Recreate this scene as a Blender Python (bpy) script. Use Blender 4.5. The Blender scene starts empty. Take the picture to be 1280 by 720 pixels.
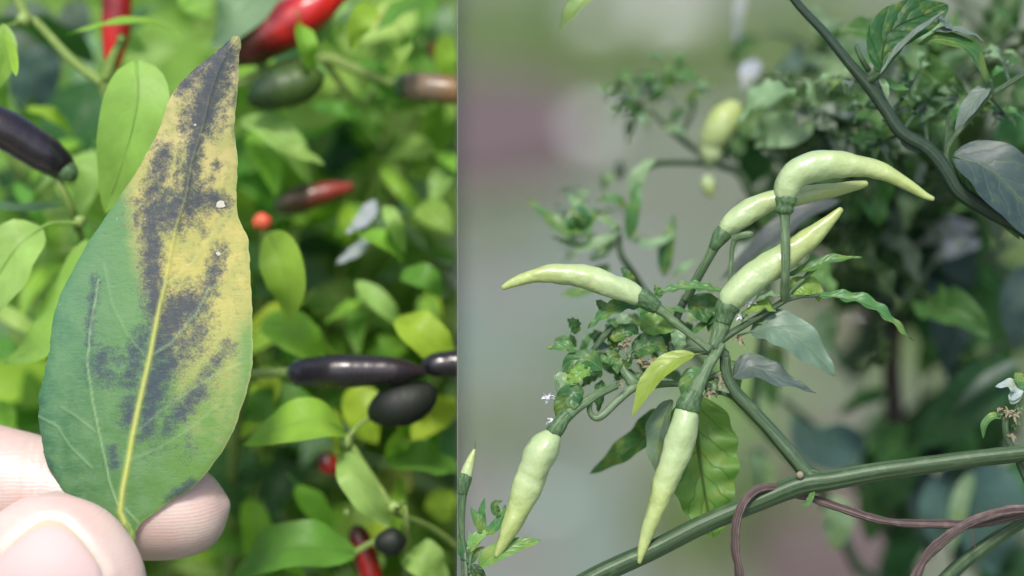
import bpy, bmesh, math, random
import numpy as np
from mathutils import Vector, Matrix, Quaternion, noise as mnoise

S = bpy.context.scene
COL = S.collection
random.seed(11)

# ------------------------------------------------------------------ camera
PXM = 0.00011                    # metres per photo pixel in the plane of focus
FOC = 0.40                       # distance of the plane of focus
PITCH = math.radians(15)
CAM = Vector((0.0, 0.0, 0.95))
CX = Vector((1, 0, 0))
CF = Vector((0, math.cos(PITCH), -math.sin(PITCH)))
CY = CX.cross(CF).normalized()
if CY.z < 0: CY = -CY
CZ = -CF
cd = bpy.data.cameras.new('camera')
cam = bpy.data.objects.new('camera', cd); COL.objects.link(cam)
cam.location = CAM
cam.rotation_euler = (math.pi/2 - PITCH, 0, 0)
cd.sensor_width = 36.0
cd.lens = 36.0 * FOC / (1280 * PXM)
cd.clip_start = 0.02; cd.clip_end = 500
cd.dof.use_dof = True
cd.dof.focus_distance = FOC
APERTURE = 0.0125
cd.dof.aperture_fstop = cd.lens / (APERTURE * 1000)
cd.dof.aperture_blades = 0
S.camera = cam

# ------------------------------------------------------------------ sky, sun, exposure
SUN_EL, SUN_AZ = math.radians(55), math.radians(190)    # azimuth clockwise from +Y: behind the camera, to the left
wd = bpy.data.worlds.new('World'); S.world = wd; wd.use_nodes = True
nt = wd.node_tree; bg = nt.nodes['Background']
sk = nt.nodes.new('ShaderNodeTexSky'); sk.sky_type = 'NISHITA'; sk.sun_disc = False
sk.sun_elevation = SUN_EL; sk.sun_rotation = SUN_AZ; sk.air_density = 1.0; sk.dust_density = 3.0; sk.ozone_density = 1.0
nt.links.new(sk.outputs[0], bg.inputs[0]); bg.inputs[1].default_value = 0.095
sl = bpy.data.lights.new('sun', 'SUN'); sl.energy = 1.5; sl.angle = math.radians(10); sl.color = (1.0, 0.95, 0.87)
sun = bpy.data.objects.new('sun', sl); COL.objects.link(sun)
sd = Vector((math.sin(SUN_AZ)*math.cos(SUN_EL), math.cos(SUN_AZ)*math.cos(SUN_EL), math.sin(SUN_EL)))
sun.rotation_euler = (-sd).to_track_quat('-Z', 'Y').to_euler()
sun.location = (0, 0, 5)
S.view_settings.view_transform = 'Standard'; S.view_settings.look = 'None'
S.view_settings.gamma = 1.0; S.view_settings.use_curve_mapping = False
S.view_settings.exposure = 1.1
S.render.engine = 'CYCLES'

# ------------------------------------------------------------------ pixel -> place
def W(px, py, d=0.0):
    """point at photo pixel (px,py), d metres behind the plane of focus"""
    k = (FOC + d) / FOC
    return CAM + CX*((px-640)*PXM*k) + CY*((360-py)*PXM*k) + CF*(FOC+d)
def MP(d): return PXM*(FOC+d)/FOC
def project(p):
    v = p - CAM; z = v.dot(CF)
    return 640 + v.dot(CX)*FOC/z/PXM, 360 - v.dot(CY)*FOC/z/PXM, z-FOC
def ground_at(px, py):
    r = W(px, py, 0) - CAM
    return CAM + r*(-CAM.z/r.z)
# plane of the added dividing sheet (vertical sheet seen edge-on)
SEAM = 571.5
_a = W(SEAM, 0, 0)-CAM; _b = W(SEAM, 700, 0)-CAM
PN = _a.cross(_b).normalized()
if PN.x < 0: PN = -PN
SHEET_T = 0.00012

# ------------------------------------------------------------------ tagging
def tag(o, label=None, cat=None, group=None, kind=None):
    if label: o['label'] = label
    if cat: o['category'] = cat
    if group: o['group'] = group
    if kind: o['kind'] = kind
    return o
def thing(name, loc, label, cat, group=None):
    o = bpy.data.objects.new(name, None); COL.objects.link(o)
    o.empty_display_size = 0.01
    o.location = loc
    return tag(o, label, cat, group)

# ------------------------------------------------------------------ mesh builder
class MB:
    def __init__(s): s.v=[]; s.f=[]; s.uv=[]
    def add(s, verts, faces, uvs):
        b = len(s.v); s.v += verts; s.f += [tuple(i+b for i in f) for f in faces]; s.uv += uvs
        return s
    def mesh(s, name, off=Vector((0,0,0)), side=None, smooth=True):
        me = bpy.data.meshes.new(name)
        bm = bmesh.new(); uvl = bm.loops.layers.uv.new('UVMap')
        vs = [bm.verts.new(Vector(v)) for v in s.v]
        for f in s.f:
            try: fc = bm.faces.new([vs[i] for i in f])
            except ValueError: continue
            fc.smooth = smooth
            for lp, i in zip(fc.loops, f): lp[uvl].uv = s.uv[i]
        clip(bm, side)
        for v in bm.verts: v.co -= off
        bm.to_mesh(me); bm.free()
        return me
    def build(s, name, mat, parent=None, side=None, smooth=True, color=None, off=None):
        if off is None:
            o_ = parent
            while o_ is not None and o_.parent is not None: o_ = o_.parent
            off = Vector(o_.location) if o_ is not None else Vector((0,0,0))
        me = s.mesh(name, off, side, smooth)
        me.materials.append(mat)
        o = bpy.data.objects.new(name, me); COL.objects.link(o)
        if parent is not None: o.parent = parent
        if color: o.color = (*color, 1)
        return o
def clip(bm, side):
    if side is None: return
    if side == 'L':
        co, no = CAM + PN*0.00004, PN
    else:
        co, no = CAM + PN*(SHEET_T-0.00004), -PN
    if any((v.co-co).dot(no) > 0 for v in bm.verts):
        bmesh.ops.bisect_plane(bm, geom=bm.verts[:]+bm.edges[:]+bm.faces[:], plane_co=co, plane_no=no, clear_outer=True)

def catmull(P, n):
    """resample list of tuples with centripetal-like Catmull-Rom (uniform) to n samples"""
    P = np.array(P, float); m = len(P)
    if m == 2: 
        t = np.linspace(0,1,n)[:,None]; return P[0]*(1-t)+P[1]*t
    seg = np.linalg.norm(np.diff(P[:,:3],axis=0),axis=1); cum = np.concatenate([[0],np.cumsum(seg)]); 
    out=[]
    for s_ in np.linspace(0,cum[-1],n):
        i = min(max(int(np.searchsorted(cum,s_)-1),0),m-2)
        u = (s_-cum[i])/max(seg[i],1e-12)
        p0=P[max(i-1,0)]; p1=P[i]; p2=P[i+1]; p3=P[min(i+2,m-1)]
        if i==0: p0 = 2*p1-p2
        if i+2>m-1: p3 = 2*p2-p1
        out.append(0.5*((2*p1)+(-p0+p2)*u+(2*p0-5*p1+4*p2-p3)*u*u+(-p0+3*p1-3*p2+p3)*u**3))
    return np.array(out)

def tube(mb, pts, n=10, nl=None, mod=None, cap0=True, cap1=True, up=None, flat=1.0):
    """pts: (x,y,z,r) world tuples"""
    nl = nl or max(4, len(pts)*4)
    Q = catmull(pts, nl)
    P = [Vector(q[:3]) for q in Q]; R = [max(q[3], 1e-6) for q in Q]
    T = [(P[min(i+1,nl-1)]-P[max(i-1,0)]).normalized() for i in range(nl)]
    N = (up or CZ); N = (N - T[0]*N.dot(T[0])).normalized()
    V=[];F=[];UV=[]
    for i in range(nl):
        N = (N - T[i]*N.dot(T[i])).normalized(); B = T[i].cross(N)
        for j in range(n):
            a = 2*math.pi*j/n
            r = R[i]*(mod(i/(nl-1), a, P[i]) if mod else 1.0)
            V.append(P[i] + N*(math.cos(a)*r*flat) + B*(math.sin(a)*r)); UV.append((j/n, i/(nl-1)))
    for i in range(nl-1):
        for j in range(n):
            k=(j+1)%n
            F.append((i*n+j, i*n+k, (i+1)*n+k, (i+1)*n+j))
    if cap0: V.append(P[0]-T[0]*R[0]*.45); UV.append((.5,0)); c=len(V)-1; F += [(c,(j+1)%n,j) for j in range(n)]
    if cap1:
        V.append(P[-1]+T[-1]*R[-1]*.45); UV.append((.5,1)); c=len(V)-1; b=(nl-1)*n
        F += [(c,b+j,b+(j+1)%n) for j in range(n)]
    mb.add(V,F,UV); return mb
def pxp(L):
    """(px,py,dmm,half px) -> world tuple with radius"""
    out=[]
    for q in L:
        d=q[2]*.001; w=W(q[0],q[1],d); out.append((w.x,w.y,w.z,q[3]*MP(d)))
    return out

def leaf_prof(t, a=.62, b=.95):
    pk=a/(a+b); m=pk**a*(1-pk)**b
    return (max(t,0)**a*max(1-t,0)**b)/m
def leaf_geo(mb, mid, w, nrm, fold=14, wave=.06, seed=0, nl=18, nw=5, a=.62, b=.95, rib=.05, curl=0.0, pet=None, freq=3.0):
    """mid: list of world points; w half width m; nrm world vector."""
    Q = catmull([tuple(p) for p in mid], nl); P=[Vector(q) for q in Q]
    L = sum((P[i+1]-P[i]).length for i in range(nl-1))
    T = [(P[min(i+1,nl-1)]-P[max(i-1,0)]).normalized() for i in range(nl)]
    V=[];F=[];UV=[]; fr=math.radians(fold); cols=2*nw+1
    for i in range(nl):
        t=i/(nl-1); n=(nrm-T[i]*nrm.dot(T[i]))
        n = n.normalized() if n.length>1e-6 else CZ
        s=T[i].cross(n)
        ww=w*leaf_prof(min(max(t,.004),.996),a,b)
        for j in range(cols):
            u=(j-nw)/nw; au=abs(u)
            h=math.sin(fr)*au*ww + curl*w*au*au
            h+=wave*w*au*math.sin(freq*2*math.pi*t+seed*1.7+(1.9 if u>0 else 0)) 
            h+=wave*w*.5*mnoise.noise(Vector((u*2+seed*3.1,t*5,seed)))
            h-=w*.03*abs(math.sin((t*7-au*1.6)*math.pi))*au*(1-au)*2
            V.append(P[i]+s*(u*ww*math.cos(fr))+n*h); UV.append((u*.5+.5,t))
    for i in range(nl-1):
        for j in range(cols-1):
            a0=i*cols+j; F.append((a0,a0+1,a0+cols+1,a0+cols))
    mb.add(V,F,UV)
    # raised midrib and stalk, one thin tube
    rr=max(w*rib,.00008); pts=[]
    if pet: pts += [(*q,rr*1.25) for q in pet]
    ns=[0,.25,.5,.75,.93]
    for k in ns:
        p=P[min(int(k*(nl-1)),nl-1)]; pts.append((p.x,p.y,p.z,rr*(1-.8*k)))
    t2=MB(); tube(t2,pts,n=5,nl=max(8,3*len(pts)))
    mb.add(t2.v,t2.f,[(.5,.5*u[1]) for u in t2.uv])
    return mb

# ------------------------------------------------------------------ materials
def newmat(name):
    m=bpy.data.materials.new(name); m.use_nodes=True
    nt=m.node_tree; nt.nodes.clear()
    out=nt.nodes.new('ShaderNodeOutputMaterial')
    return m,nt,out
class NG:
    def __init__(s,nt): s.nt=nt
    def n(s,t,**kw):
        x=s.nt.nodes.new('ShaderNode'+t)
        for k,v in kw.items():
            if k.startswith('i_'): pass
            else: setattr(x,k,v)
        return x
    def l(s,a,b): s.nt.links.new(a,b)
    def set(s,sock,v):
        if hasattr(v,'is_output') or isinstance(v,bpy.types.NodeSocket): s.l(v,sock)
        else: sock.default_value=v
    def math(s,op,a,b=0.0,c=None,clamp=False):
        x=s.n('Math',operation=op,use_clamp=clamp); s.set(x.inputs[0],a); s.set(x.inputs[1],b)
        if c is not None: s.set(x.inputs[2],c)
        return x.outputs[0]
    def ss(s,v,a,b,lo=0.0,hi=1.0):
        x=s.n('MapRange',interpolation_type='SMOOTHSTEP'); s.set(x.inputs[0],v); s.set(x.inputs[1],a); s.set(x.inputs[2],b); s.set(x.inputs[3],lo); s.set(x.inputs[4],hi)
        return x.outputs[0]
    def mix(s,f,a,b,mode='MIX'):
        x=s.n('Mix',data_type='RGBA',blend_type=mode); s.set(x.inputs[0],f)
        s.set(x.inputs[6],a if not isinstance(a,tuple) else (*a,1)); s.set(x.inputs[7],b if not isinstance(b,tuple) else (*b,1))
        return x.outputs[2]
    def noise(s,vec,scale,detail=3,rough=.55):
        x=s.n('TexNoise'); s.set(x.inputs['Scale'],scale); x.inputs['Detail'].default_value=detail; x.inputs['Roughness'].default_value=rough
        if vec is not None: s.l(vec,x.inputs['Vector'])
        return x.outputs[0]
    def bump(s,h,strength,dist,normal=None):
        x=s.n('Bump'); x.inputs['Strength'].default_value=strength; x.inputs['Distance'].default_value=dist; s.l(h,x.inputs['Height'])
        if normal: s.l(normal,x.inputs['Normal'])
        return x.outputs[0]

def leaf_material(name, rough=.38, trans=.38, vein=.35, veindark=False, spots=0.0, spec=.5, bumpd=.00005):
    m,nt,out=newmat(name); g=NG(nt)
    oi=g.n('ObjectInfo'); tc=g.n('TexCoord'); sp=g.n('SeparateXYZ'); g.l(tc.outputs['UV'],sp.inputs[0])
    u=g.math('SUBTRACT',sp.outputs[0],.5); au=g.math('MULTIPLY',g.math('ABSOLUTE',u),2.0); v=sp.outputs[1]
    x=g.math('SUBTRACT',g.math('MULTIPLY',v,6.0),g.math('MULTIPLY',au,1.7)); uvn=g.noise(tc.outputs['UV'],3.5,2); x=g.math('ADD',x,g.math('ADD',g.math('MULTIPLY',uvn,1.1),g.math('MULTIPLY',oi.outputs['Random'],1.0)))
    pp=g.math('PINGPONG',x,.5)
    sv=g.math('MULTIPLY',g.ss(pp,.0,.09,1,0),g.ss(au,.7,.95,1,0))
    mr=g.ss(au,.02,.09,1,0); ve=g.math('MAXIMUM',mr,g.math('MULTIPLY',sv,.6))
    pos=tc.outputs['Object']
    n1=g.noise(pos,160,3); n2=g.noise(pos,900,3)
    hs=g.n('HueSaturation'); g.l(oi.outputs['Color'],hs.inputs['Color'])
    g.l(g.math('ADD',.485,g.math('MULTIPLY',oi.outputs['Random'],.03)),hs.inputs['Hue'])
    g.l(g.math('ADD',.62,g.math('MULTIPLY',n1,.75)),hs.inputs['Value'])
    base=hs.outputs[0]
    base=g.mix(g.math('MULTIPLY',g.ss(n2,.45,.7),.10),base,(.22,.30,.06),'MIX')
    if spots: base=g.mix(g.math('MULTIPLY',g.ss(g.noise(pos,420,2),.5,.66),spots),base,(.30,.36,.05))
    base=g.mix(g.math('MULTIPLY',ve,vein),base,(.02,.06,.015) if veindark else (.30,.42,.16))
    h=g.math('ADD',g.math('POWER',pp,.5),g.math('MULTIPLY',n2,.25))
    nb=g.bump(h,.7,bumpd)
    p=g.n('BsdfPrincipled'); g.l(base,p.inputs['Base Color']); p.inputs['Roughness'].default_value=rough
    p.inputs['Specular IOR Level'].default_value=spec; g.l(nb,p.inputs['Normal'])
    tr=g.n('BsdfTranslucent'); g.l(g.mix(1.0,base,(1.1,1.3,.5),'MULTIPLY'),tr.inputs[0]); g.l(nb,tr.inputs['Normal'])
    mx=g.n('MixShader'); mx.inputs[0].default_value=trans; g.l(p.outputs[0],mx.inputs[1]); g.l(tr.outputs[0],mx.inputs[2])
    g.l(mx.outputs[0],out.inputs[0]); return m

def fruit_material(name, ca, cb, rough=.3, sss=.25, coat=.15, lump=.0002):
    m,nt,out=newmat(name); g=NG(nt)
    tc=g.n('TexCoord'); sp=g.n('SeparateXYZ'); g.l(tc.outputs['UV'],sp.inputs[0])
    n1=g.noise(tc.outputs['Object'],260,4)
    n3=g.noise(tc.outputs['Object'],1500,3)
    f=g.math('ADD',sp.outputs[1],g.math('MULTIPLY',g.math('SUBTRACT',n1,.5),.9),clamp=True)
    base=g.mix(g.ss(f,.1,.9),ca,cb)
    base=g.mix(g.ss(n3,.4,.75,0,.14),base,tuple(c*.6 for c in ca))
    p=g.n('BsdfPrincipled'); g.l(base,p.inputs['Base Color']); g.l(g.math('ADD',rough-.08,g.math('MULTIPLY',n3,.16)),p.inputs['Roughness'])
    p.inputs['Subsurface Weight'].default_value=sss; p.inputs['Subsurface Radius'].default_value=(.7,1.0,.35); p.inputs['Subsurface Scale'].default_value=.0015
    p.inputs['Coat Weight'].default_value=coat; p.inputs['Coat Roughness'].default_value=.15
    g.l(g.bump(g.math('ADD',n1,g.math('MULTIPLY',n3,.1)),.6,lump),p.inputs['Normal'])
    g.l(p.outputs[0],out.inputs[0]); return m

def stem_material(name, ca, cb, rough=.45, streak=60, bumpd=.00015):
    m,nt,out=newmat(name); g=NG(nt)
    tc=g.n('TexCoord'); mp=g.n('Mapping'); g.l(tc.outputs['UV'],mp.inputs[0]); mp.inputs['Scale'].default_value=(14,2.5,1)
    n1=g.noise(mp.outputs[0],1.3,4); n2=g.noise(tc.outputs['Object'],600,4)
    base=g.mix(g.ss(n1,.35,.68),ca,cb); base=g.mix(g.ss(n2,.5,.75,0,.35),base,tuple(min(1,c*1.5) for c in cb))
    p=g.n('BsdfPrincipled'); g.l(base,p.inputs['Base Color']); p.inputs['Roughness'].default_value=rough
    g.l(g.bump(g.math('ADD',n1,g.math('MULTIPLY',n2,.5)),.8,bumpd),p.inputs['Normal'])
    g.l(p.outputs[0],out.inputs[0]); return m

def plain_material(name, col, rough=.6, nscale=300, var=.35, bumpd=.0001):
    m,nt,out=newmat(name); g=NG(nt); tc=g.n('TexCoord'); n1=g.noise(tc.outputs['Object'],nscale,4)
    base=g.mix(g.math('MULTIPLY',n1,var),col,tuple(c*.4 for c in col))
    p=g.n('BsdfPrincipled'); g.l(base,p.inputs['Base Color']); p.inputs['Roughness'].default_value=rough
    g.l(g.bump(n1,.6,bumpd),p.inputs['Normal']); g.l(p.outputs[0],out.inputs[0]); return m

M = {}
M['leafL'] = leaf_material('bright_leaf', rough=.42, trans=.45, vein=.16, spec=.28)
M['leafR'] = leaf_material('chilli_leaf', rough=.38, trans=.30, vein=.35, bumpd=.0001, spots=.35, spec=.45)
M['leafG'] = leaf_material('dusky_leaf', rough=.46, bumpd=.00012, trans=.15, vein=.12, spec=.5)
M['leafD'] = leaf_material('dark_leaf', rough=.6, trans=.06, vein=.05, spec=.12)
M['leafV'] = leaf_material('veined_leaf', rough=.45, trans=.6, vein=.5, veindark=True, spots=.4, bumpd=.0004)
M['pale'] = fruit_material('pale_chilli_skin', (.37,.48,.25), (.37,.45,.16), rough=.32, sss=.12, coat=.25, lump=.0008)
M['black'] = fruit_material('black_pepper_skin', (.012,.010,.016), (.022,.016,.020), rough=.28, sss=0, coat=.3)
M['blackm'] = fruit_material('matt_black_pepper_skin', (.006,.010,.007), (.010,.016,.010), rough=.6, sss=0, coat=0)
M['red'] = fruit_material('red_pepper_skin', (.05,.006,.006), (.55,.012,.012), rough=.3, sss=.1, coat=.3)
M['brownp'] = fruit_material('purple_brown_pepper_skin', (.19,.14,.11), (.24,.13,.03), rough=.35, sss=.1)
M['maroon'] = fruit_material('dark_red_brown_pepper_skin', (.03,.035,.012), (.24,.03,.02), rough=.35, sss=.05)
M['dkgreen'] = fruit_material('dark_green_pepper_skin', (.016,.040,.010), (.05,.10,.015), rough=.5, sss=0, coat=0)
M['orange'] = fruit_material('orange_bud_skin', (.60,.12,.05), (.65,.10,.05), rough=.5, sss=.1)
M['stemL'] = stem_material('pepper_stem', (.16,.26,.05), (.26,.36,.11))
M['stemR'] = stem_material('chilli_stem', (.030,.065,.030), (.090,.145,.070))
M['stemD'] = stem_material('dark_chilli_stem', (.014,.032,.018), (.030,.060,.032))
M['calyx'] = stem_material('chilli_calyx', (.035,.085,.035), (.10,.18,.075))
M['pedi'] = stem_material('chilli_stalk', (.06,.12,.055), (.17,.25,.13))
M['vine'] = stem_material('dry_vine', (.055,.036,.034), (.22,.16,.15), rough=.65, bumpd=.0006)
M['bark'] = stem_material('bark', (.05,.035,.03), (.12,.09,.08), rough=.8)
M['petal'] = plain_material('dry_petal', (.30,.27,.17), .7, 900, .8, .0003)
M['spot'] = plain_material('dead_tissue',(.58,.57,.47),.7,2500,.6,.0002)
M['white'] = plain_material('white_petal', (.72,.74,.80), .5)

# ------------------------------------------------------------------ ground
def make_ground():
    m,nt,out=newmat('bare_soil'); g=NG(nt); tc=g.n('TexCoord'); pos=tc.outputs['Object']
    n1=g.noise(pos,4.2,2); n2=g.noise(pos,9,3); n3=g.noise(pos,60,5)
    base=g.mix(g.ss(n1,.40,.60),(.150,.175,.115),(.175,.215,.150))
    base=g.mix(g.math('MULTIPLY',g.ss(n2,.52,.66),.6),base,(.20,.26,.13))
    base=g.mix(g.math('MULTIPLY',n3,.35),base,(.10,.085,.07))
    p=g.n('BsdfPrincipled'); g.l(base,p.inputs['Base Color']); p.inputs['Roughness'].default_value=.9
    g.l(g.bump(n3,1,.01),p.inputs['Normal']); g.l(p.outputs[0],out.inputs[0])
    mb=MB(); N=60
    V=[];F=[];UV=[]
    # fine near the plants, stretching to the horizon
    xs=[math.copysign(abs(k/N*2-1)**3*200,k/N*2-1) for k in range(N+1)]
    for y in xs:
        for x in xs:
            near = math.hypot(x,y-3)<12
            V.append(Vector((x,y+3, (mnoise.noise(Vector((x*1.3,y*1.3,0)))*.012-.012) if near else -.012))); UV.append((x,y))
    for i in range(N):
        for j in range(N): a=i*(N+1)+j; F.append((a,a+1,a+N+2,a+N+1))
    mb.add(V,F,UV); o=mb.build('ground',m); tag(o,kind='structure')
make_ground()
def make_path():
    m,nt,out=newmat('grey_gravel'); g=NG(nt); tc=g.n('TexCoord'); pos=tc.outputs['Object']
    c=g.mix(g.ss(g.noise(pos,6.5,2),.42,.6),(.185,.175,.150),(.145,.220,.165)); c=g.mix(g.ss(g.noise(pos,70,4),.4,.7,0,.4),c,(.09,.085,.08))
    p=g.n('BsdfPrincipled'); g.l(c,p.inputs['Base Color']); p.inputs['Roughness'].default_value=.9; g.l(p.outputs[0],out.inputs[0])
    pts=[ground_at(x,y) for x,y in [(430,262),(560,268),(690,255),(820,300),(850,420),(850,560),(800,640),(790,800),(420,820)]]
    n=len(pts); V=[Vector((p.x,p.y,.012)) for p in pts]+[Vector((p.x,p.y,-.03)) for p in pts]
    F=[tuple(range(n-1,-1,-1))]+[(i,(i+1)%n,(i+1)%n+n,i+n) for i in range(n)]
    o=MB().add(V,F,[(0,0)]*(2*n)).build('path',m,smooth=False,off=Vector((0,0,0))); tag(o,kind='structure')
make_path()
def make_soil():
    m=plain_material('red_brown_soil',(.125,.088,.088),.95,18,.35,.004)
    for pts in ([(420,110),(560,100),(690,105),(730,150),(720,215),(600,240),(420,235)],[(960,560),(1060,545),(1130,600),(1120,740),(960,745),(930,690)],[(1030,330),(1110,330),(1100,420),(1040,430)]):
        pts=[ground_at(x,y) for x,y in pts]; n=len(pts); V=[Vector((p.x,p.y,.018)) for p in pts]+[Vector((p.x,p.y,-.03)) for p in pts]
        F=[tuple(range(n-1,-1,-1))]+[(i,(i+1)%n,(i+1)%n+n,i+n) for i in range(n)]
        o=MB().add(V,F,[(0,0)]*(2*n)).build('soil_patch',m,smooth=False,off=Vector((0,0,0))); tag(o,kind='structure')
make_soil()

# ------------------------------------------------------------------ added edge-on sheet, stops blur crossing between the two halves
def make_sheet():
    m=plain_material('grey_sheet',(.15,.165,.14),.85,40,.35,.0002)
    def onp(y,z):                    # x so that the point lies in the seam plane
        return Vector((CAM.x-((y-CAM.y)*PN.y+(z-CAM.z)*PN.z)/PN.x, y, z))
    a=W(SEAM,-420,0); b=W(SEAM,1000,0)
    prof=[(a.y,a.z),(b.y,b.z),(b.y+.03,-.02),(b.y+.42,-.02),(a.y+.36,a.z+.01)]
    v0=[onp(y,z) for y,z in prof]; v1=[p+PN*SHEET_T for p in v0]; n=len(prof)
    F=[tuple(range(n)),tuple(reversed(range(n,2*n)))]+[(i,i+n,(i+1)%n+n,(i+1)%n) for i in range(n)]
    o=MB().add(v0+v1,F,[(0,0)]*(2*n)).build('added_divider',m,smooth=False,off=Vector((0,0,0)))
    tag(o,'added thin grey sheet, edge-on, blocking blur between the two pepper beds','added partition')
make_sheet()

# ------------------------------------------------------------------ leaf helpers
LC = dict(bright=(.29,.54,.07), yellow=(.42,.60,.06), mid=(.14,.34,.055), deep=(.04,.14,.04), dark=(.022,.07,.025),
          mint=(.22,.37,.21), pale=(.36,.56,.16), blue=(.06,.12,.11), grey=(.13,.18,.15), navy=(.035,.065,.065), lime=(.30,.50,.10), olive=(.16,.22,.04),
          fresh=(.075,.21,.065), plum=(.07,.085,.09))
_seed=[0]
def leaf(root, pts, w, n=(0,.5,1), col='mid', fold=14, wave=.08, mat='leafL', pet=None, side=None, name='leaf', nl=18, nw=5, curl=0., a=.62, b=.95, freq=3., label=None):
    _seed[0]+=1
    if mat=='leafR' and isinstance(col,tuple) and col[1]<.21 and col[2]>.09: mat='leafG'
    if mat=='leafR' and col in ('grey','plum','navy','blue'): mat='leafG'
    if mat=='leafL': pts=[(p[0],p[1],p[2] if p[2]<20 else 20+(p[2]-20)*1.45) for p in pts]
    mid=[W(p[0],p[1],p[2]*.001) for p in pts]; d=np.mean([p[2] for p in pts])*.001
    nv=(CX*n[0]+CY*n[1]+CZ*n[2]).normalized()
    mb=leaf_geo(MB(),mid,w*MP(d),nv,fold,wave,_seed[0]*.77,nl,nw,a,b,curl=curl,freq=freq,pet=[W(p[0],p[1],p[2]*.001) for p in pet] if pet else None)
    o=mb.build(name,M[mat],root,side,color=LC[col] if isinstance(col,str) else col)
    if label: o['label']=label
    return o
def stem(root, pts, mat='stemR', side=None, name='stem', n=10, mod=None, nl=None, flat=1.0):
    return tube(MB(),pxp([(q[0],q[1],q[2],q[3]*.9) for q in pts]),n=n,nl=nl or 6*len(pts),mod=mod,flat=flat).build(name,M[mat],root,side)
def fruit(root, body, mat, cal=None, ped=None, side=None, name='pepper', lump=.03, calmat='calyx', pedmat='pedi', n=22, sd=0, label=None):
    sc=random.random()*50+sd
    def mod(t,a,p): return 1+lump*1.3*mnoise.noise(Vector((math.cos(a)*.8+sc,math.sin(a)*.8,t*6)))+lump*.7*mnoise.noise(Vector((math.cos(a)*1.3,math.sin(a)*1.3+sc,t*15)))+lump*.4*math.sin(t*19+sc)*(.5+.5*math.cos(a+sc))
    o=tube(MB(),pxp(body),n=n,nl=60,mod=mod).build(name,M[mat],root,side)
    if label: o['label']=label
    if cal:
        def cm(t,a,p): return 1+.05*math.cos(5*a)*(1-t)
        tube(MB(),pxp(cal),n=20,nl=14,mod=cm).build('calyx',M[calmat],o,side)
    if ped: tube(MB(),pxp(ped),n=10,nl=8*len(ped)).build('stalk',M[pedmat],o,side)
    return o
def blob(mb, c, r, seed=0, n=10, st=(1,1,1)):
    V=[];F=[];UV=[]; rows=n//2+2
    for i in range(rows+1):
        th=math.pi*i/rows
        for j in range(n):
            ph=2*math.pi*j/n; d=Vector((math.sin(th)*math.cos(ph),math.sin(th)*math.sin(ph),math.cos(th)))
            k=r*(1+.25*mnoise.noise(d*1.6+Vector((seed,seed*2,0))))
            V.append(c+Vector((d.x*st[0],d.y*st[1],d.z*st[2]))*k); UV.append((j/n,i/rows))
    for i in range(rows):
        for j in range(n): k=(j+1)%n; F.append((i*n+j,(i+1)*n+j,(i+1)*n+k,i*n+k))
    mb.add(V,F,UV); return mb

def crumple(name, c, rr, seed, mat, root, side='R'):
    rg=random.Random(int(seed*97)+1); mb=blob(MB(),c,rr*.45,seed,n=8,st=(1,1,1.4))
    for k in range(6):
        a=k*1.05+rg.random(); d=(CX*math.cos(a)+CY*(math.sin(a)*.8+.2)+CZ*rg.uniform(-.2,.9)).normalized(); L=rr*rg.uniform(1.0,1.9)
        sidev=CZ+Vector((rg.gauss(0,.5),rg.gauss(0,.5),rg.gauss(0,.5)))
        leaf_geo(mb,[c+d*rr*.1,c+d*L*.6+CY*rr*.15,c+d*L-CY*rr*rg.uniform(0,.5)],rr*rg.uniform(.25,.45),sidev,fold=30,wave=.3,seed=seed+k,nl=7,nw=2)
    return mb.build(name,M[mat],root,side)
PROTO=[]
def make_protos():
    for k in range(7):
        r=random.Random(k+3)
        mid=[Vector((0,0,0)),Vector((0,.33,.05+.05*r.random())),Vector((r.uniform(-.05,.05),.68,r.uniform(-.02,.08))),Vector((r.uniform(-.1,.1),1,r.uniform(-.25,.05)))]
        pet=[Vector((0,-.28,-.09)),Vector((0,-.14,-.04))]
        mb=leaf_geo(MB(),mid,r.uniform(.15,.25),Vector((0,0,1)),fold=r.uniform(6,26),wave=r.uniform(.04,.14),seed=k*2.3,nl=13,nw=3,a=r.uniform(.55,.75),b=r.uniform(.85,1.05),pet=pet,rib=.055)
        PROTO.append(mb)
make_protos()
NFLAT=len(PROTO)
def make_curly():
    for k in range(6):
        r=random.Random(k+50)
        mid=[Vector((0,0,0)),Vector((.03,.3,.10)),Vector((r.uniform(-.12,.12),.62,r.uniform(.02,.14))),Vector((r.uniform(-.2,.2),.9,r.uniform(-.35,-.05)))]
        PROTO.append(leaf_geo(MB(),mid,r.uniform(.17,.26),Vector((0,0,1)),fold=r.uniform(14,36),wave=r.uniform(.18,.34),seed=k*3.3,nl=18,nw=4,pet=[Vector((0,-.28,-.09)),Vector((0,-.14,-.04))],rib=.06,freq=r.uniform(2.5,5)))
make_curly()
PMESH={}
def pmesh(k,mat):
    if (k,mat) not in PMESH:
        me=PROTO[k].mesh('leaf'); me.materials.append(M[mat]); PMESH[(k,mat)]=me
    return PMESH[(k,mat)]
def leaf_matrix(p, dirv, nrm, L):
    y=dirv.normalized(); z=(nrm-y*nrm.dot(y)).normalized(); x=y.cross(z)
    return Matrix(((x.x*L,y.x*L,z.x*L,p.x),(x.y*L,y.y*L,z.y*L,p.y),(x.z*L,y.z*L,z.z*L,p.z),(0,0,0,1)))
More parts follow.
